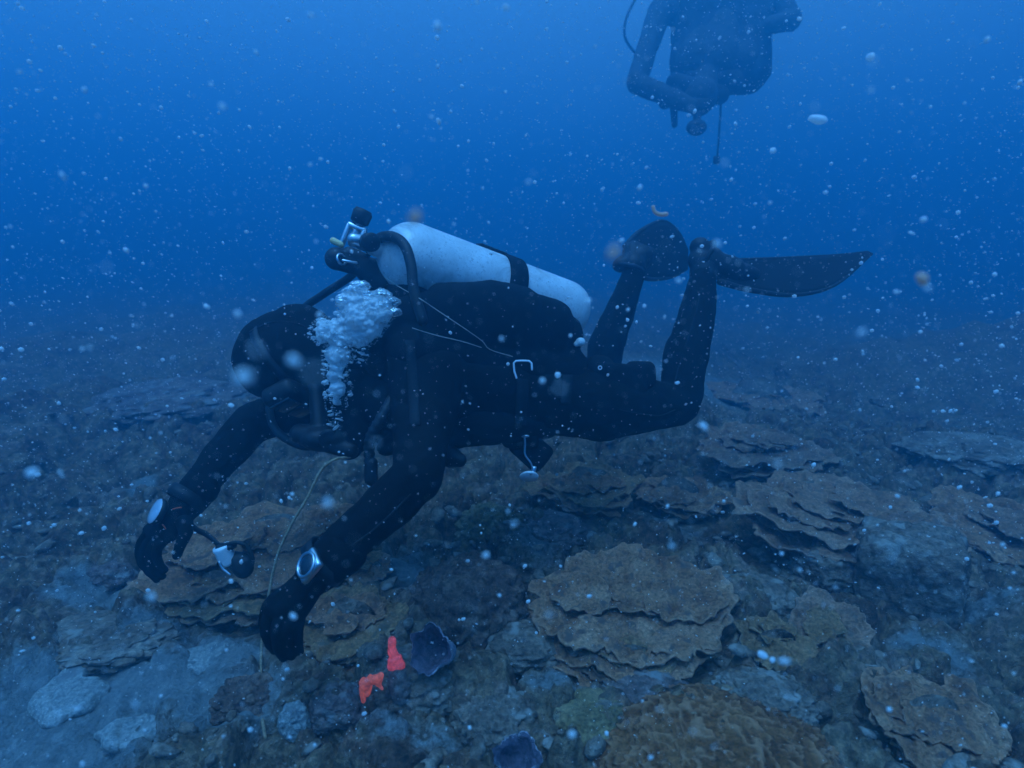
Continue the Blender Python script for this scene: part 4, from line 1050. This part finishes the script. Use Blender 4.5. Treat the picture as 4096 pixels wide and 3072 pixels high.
for k, (u, v, r, lab) in enumerate(BB):
    iv, jf = ico(5); rr = r / F_PX * 1.31
    V = iv * (1 + 0.26 * fbm(iv * 1.6 + 9 * k, 2, k) + 0.12 * fbm(iv * 4.5 + 9 * k, 2, k + 1))[:, None] * rr * np.array([1.25, 0.9, 0.8]) + W(u, v, 1.31 + 0.004 * (k % 3))
    single('bubble', (V, jf), M_BUB, lab, 'bubble', 'large bubbles on top of the plume')

# ------------------------------------------------------------------ second diver, high up and far in the haze
D2 = 4.4
d2 = thing('person', 'dim person in diving gear hovering above in the haze, cut by the top edge', 'person', W(2850, 200, D2 + 0.2))
b2 = []
def limb2(pts, rad):
    for k in range(len(pts) - 1): b2.append(caps(pts[k], rad[k] * 1.36, pts[k + 1], rad[k + 1] * 1.36))
for u, r in ((2775, 0.13), (2860, 0.16), (2960, 0.13)):
    limb2([W(u, 250, D2 + 0.05), W(u, 0, D2 + 0.25), W(u - 10, -260, D2 + 0.5)], [r * 0.95, r, r * 0.9])
limb2([W(2700, 40, D2 + .1), W(2640, 40, D2 + .1), W(2545, 330, D2 - .05)], [0.085, 0.068, 0.058]); limb2([W(2545, 335, D2 - .05), W(2720, 405, D2 - .2)], [0.058, 0.045])
limb2([W(2720, 405, D2 - .2), W(2770, 425, D2 - .24)], [0.045, 0.035])
limb2([W(3000, 0, D2 + .1), W(3120, 20, D2 + .1), W(3165, 80, D2)], [0.12, 0.075, 0.06]); limb2([W(3165, 85, D2), W(3080, 100, D2 - .15)], [0.055, 0.045])
h2 = W(2800, 385, D2 - 0.08)
b2.append(ell(h2, np.array([RT * 0.125, UP * 0.14, FW * 0.135]))); limb2([h2, W(2830, 270, D2 + .05)], [0.075, 0.09])
for u in (2760, 2880):
    limb2([W(u, -260, D2 + 0.5), W(u, -420, D2 + 0.75), W(u, -440, D2 + 1.1)], [0.11, 0.085, 0.05])
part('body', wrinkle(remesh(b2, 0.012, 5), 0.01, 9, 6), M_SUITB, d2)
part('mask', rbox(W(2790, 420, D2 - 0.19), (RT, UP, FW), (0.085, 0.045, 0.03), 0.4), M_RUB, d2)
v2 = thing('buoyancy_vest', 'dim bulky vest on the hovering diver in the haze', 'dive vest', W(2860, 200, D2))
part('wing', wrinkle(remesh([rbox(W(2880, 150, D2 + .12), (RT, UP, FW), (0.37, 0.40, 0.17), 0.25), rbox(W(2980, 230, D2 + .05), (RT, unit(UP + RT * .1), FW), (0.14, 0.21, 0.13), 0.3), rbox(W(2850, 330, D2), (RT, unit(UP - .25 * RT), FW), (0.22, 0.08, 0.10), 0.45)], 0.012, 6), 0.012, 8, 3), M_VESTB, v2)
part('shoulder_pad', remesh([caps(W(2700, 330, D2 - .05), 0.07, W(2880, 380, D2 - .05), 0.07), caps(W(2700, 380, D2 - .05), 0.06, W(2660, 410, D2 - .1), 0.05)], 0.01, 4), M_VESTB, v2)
r2 = thing('regulator', 'dim regulator and gauge hose hanging below the hovering diver', 'regulator', W(2800, 480, D2 - .2))
part('second_stage', remesh([ell(W(2786, 510, D2 - 0.25), np.array([RT * 0.075, UP * 0.057, FW * 0.055])), caps(W(2786, 490, D2 - .22), 0.03, W(2792, 440, D2 - .15), 0.03)], 0.006, 3), M_RUB, r2)
part('octopus', remesh([caps(W(2695, 430, D2 - .1), 0.03, W(2698, 500, D2 - .1), 0.022)], 0.006, 2), M_RUB, r2)
part('hose', tube(spline([W(2560, -40, D2), W(2510, 60, D2 - .05), W(2498, 140, D2 - .05), W(2530, 200, D2), W(2560, 220, D2)], 6), 0.010, 12), M_RUB, r2)
part('hose', tube(spline([W(2884, 360, D2), W(2882, 450, D2), W(2876, 540, D2), W(2870, 620, D2)], 6), 0.008, 12), M_RUB, r2)
part('gauge', rbox(W(2866, 640, D2), (RT, UP, FW), (0.026, 0.03, 0.014), 0.4), M_RUB, r2)

# ------------------------------------------------------------------ drifting specks in the water
M_SPECK = plain('drifting_speck', (0.92, 0.92, 0.92), 0.8, 0, 30, 0.15, 0.0)
M_FLECK = plain('tan_fleck', (1.0, 0.62, 0.48), 0.8, 0, 30, 0.1, 0.0)
for _m, _c in ((M_SPECK, (1, 1, 1, 1)), (M_FLECK, (1.0, 0.62, 0.48, 1))):    # thin stuff that lets light through
    _t = _m.node_tree; _b = _t.nodes['Principled BSDF']; _o = _t.nodes['Material Output']
    _tl = _t.nodes.new('ShaderNodeBsdfTranslucent'); _tl.inputs['Color'].default_value = _c
    _mx = _t.nodes.new('ShaderNodeMixShader'); _mx.inputs[0].default_value = 0.5
    _t.links.new(_b.outputs[0], _mx.inputs[1]); _t.links.new(_tl.outputs[0], _mx.inputs[2]); _t.links.new(_mx.outputs[0], _o.inputs['Surface'])
def specks():
    rs = np.random.RandomState(21); vs, fs, o = [], [], 0
    iv, jf = ico(1)
    n = 0; CL = rs.rand(40, 16, 16)
    while n < 52000:
        y = 0.12 + 3.6 * rs.rand() ** 0.75
        x = rs.uniform(-1.15, 1.15) * (y + 0.25); z = 1.0 - 0.23 * y + rs.uniform(-0.9, 0.9) * (y + 0.25)
        if z < 0.10 or z > 3.2: continue
        if CL[int((x + 5) * 4) % 40, int(y * 4) % 16, int(z * 4) % 16] < rs.rand() * 0.9: continue
        dist = math.sqrt(x * x + y * y + (z - 1) ** 2)
        s = (0.00045 + 0.0007 * rs.rand() ** 3 + 0.0036 * rs.rand() ** 34) * (0.35 + 0.55 * dist)
        if dist < 0.35: s *= 0.6
        d = unit(rs.normal(size=3) + np.array([1.4, 0, -0.8 if x < 0 else 0.6]))
        st = rs.uniform(0, 1.3) ** 1.6 if s < 0.002 else rs.uniform(0, 0.6)
        V = iv * s + np.outer(iv @ d, d) * s * st + [x, y, z]
        vs.append(V); fs += [(a + o, b + o, c + o) for a, b, c in jf]; o += len(V); n += 1
    return np.concatenate(vs), fs
single('drifting_specks', specks(), M_SPECK, 'countless pale specks drifting in the water', 'specks', kind='stuff', loc=(0, 0, 0))
FL = [(1660, 868, 0.26, 26, 1.4, 60, 1, 'soft tan fleck blurred just above the tank shoulder'), (2455, 1010, 0.24, 24, 1.7, 60, 1, 'soft tan fleck blurred left of the farther fin'),
      (3690, 1115, 0.42, 26, 1.3, -60, 1, 'round pale orange fleck drifting at the right below the fin tip'), (3272, 478, 0.9, 17, 2.2, -8, 0, 'bright white oval fleck below right of the hovering diver'),
      (3482, 227, 0.8, 15, 1.1, 20, 0, 'bright round white fleck near the top right corner'), (3092, 602, 0.9, 12, 1.1, 30, 0, 'small bright fleck below the white oval fleck'),
      (975, 1505, 0.20, 34, 1.3, 10, 0, 'large soft blurred pale fleck below the left of the hood'), (1175, 1440, 0.24, 24, 1.4, -30, 0, 'soft oval fleck in front of the hood'),
      (1310, 2010, 0.28, 20, 1.0, 0, 0, 'round soft fleck beside the rope under the chin'), (2815, 1705, 0.45, 14, 1.9, -50, 0, 'pale tailed fleck just under the bent knee'),
      (1750, 105, 0.45, 16, 1.6, -80, 0, 'pale fleck high above the tank'), (3050, 2620, 0.7, 15, 1.4, -30, 0, 'bright white fleck on the reef right of centre'),
      (3090, 2640, 0.7, 11, 1.2, 60, 0, 'smaller white fleck beside the bright one on the reef'), (130, 1890, 0.35, 22, 1.3, 30, 0, 'soft round fleck near the left edge'),
      (890, 425, 0.4, 14, 1.2, -30, 0, 'pale fleck in open water at upper left'), (2230, 1500, 0.9, 12, 1.0, 0, 0, 'round white fleck in front of the hip')]
for k, (u, v, d, r, st, ang, col, lab) in enumerate(FL):
    iv, jf = ico(3); rr = r / F_PX * d * (0.8 if d < 0.5 else 1)
    dv = RT * math.cos(math.radians(ang)) + UP * math.sin(math.radians(ang))
    V = iv * (1 + 0.25 * fbm(iv * 1.5 + 5 * k, 2, k))[:, None] * rr
    V = V + np.outer(V @ dv, dv) * (st - 1) + W(u, v, d)
    single('marine_fleck', (V, jf), M_FLECK if col else M_SPECK, lab, 'fleck', 'larger flecks drifting in the water')
single('marine_fleck', tube(spline([W(2612, 828, 0.9), W(2620, 848, 0.9), W(2640, 858, 0.9), W(2665, 856, 0.9)], 5), np.linspace(0.0028, 0.0034, 16), 10), M_FLECK, 'curved worm like tan fleck above the farther fin', 'fleck', 'larger flecks drifting in the water')
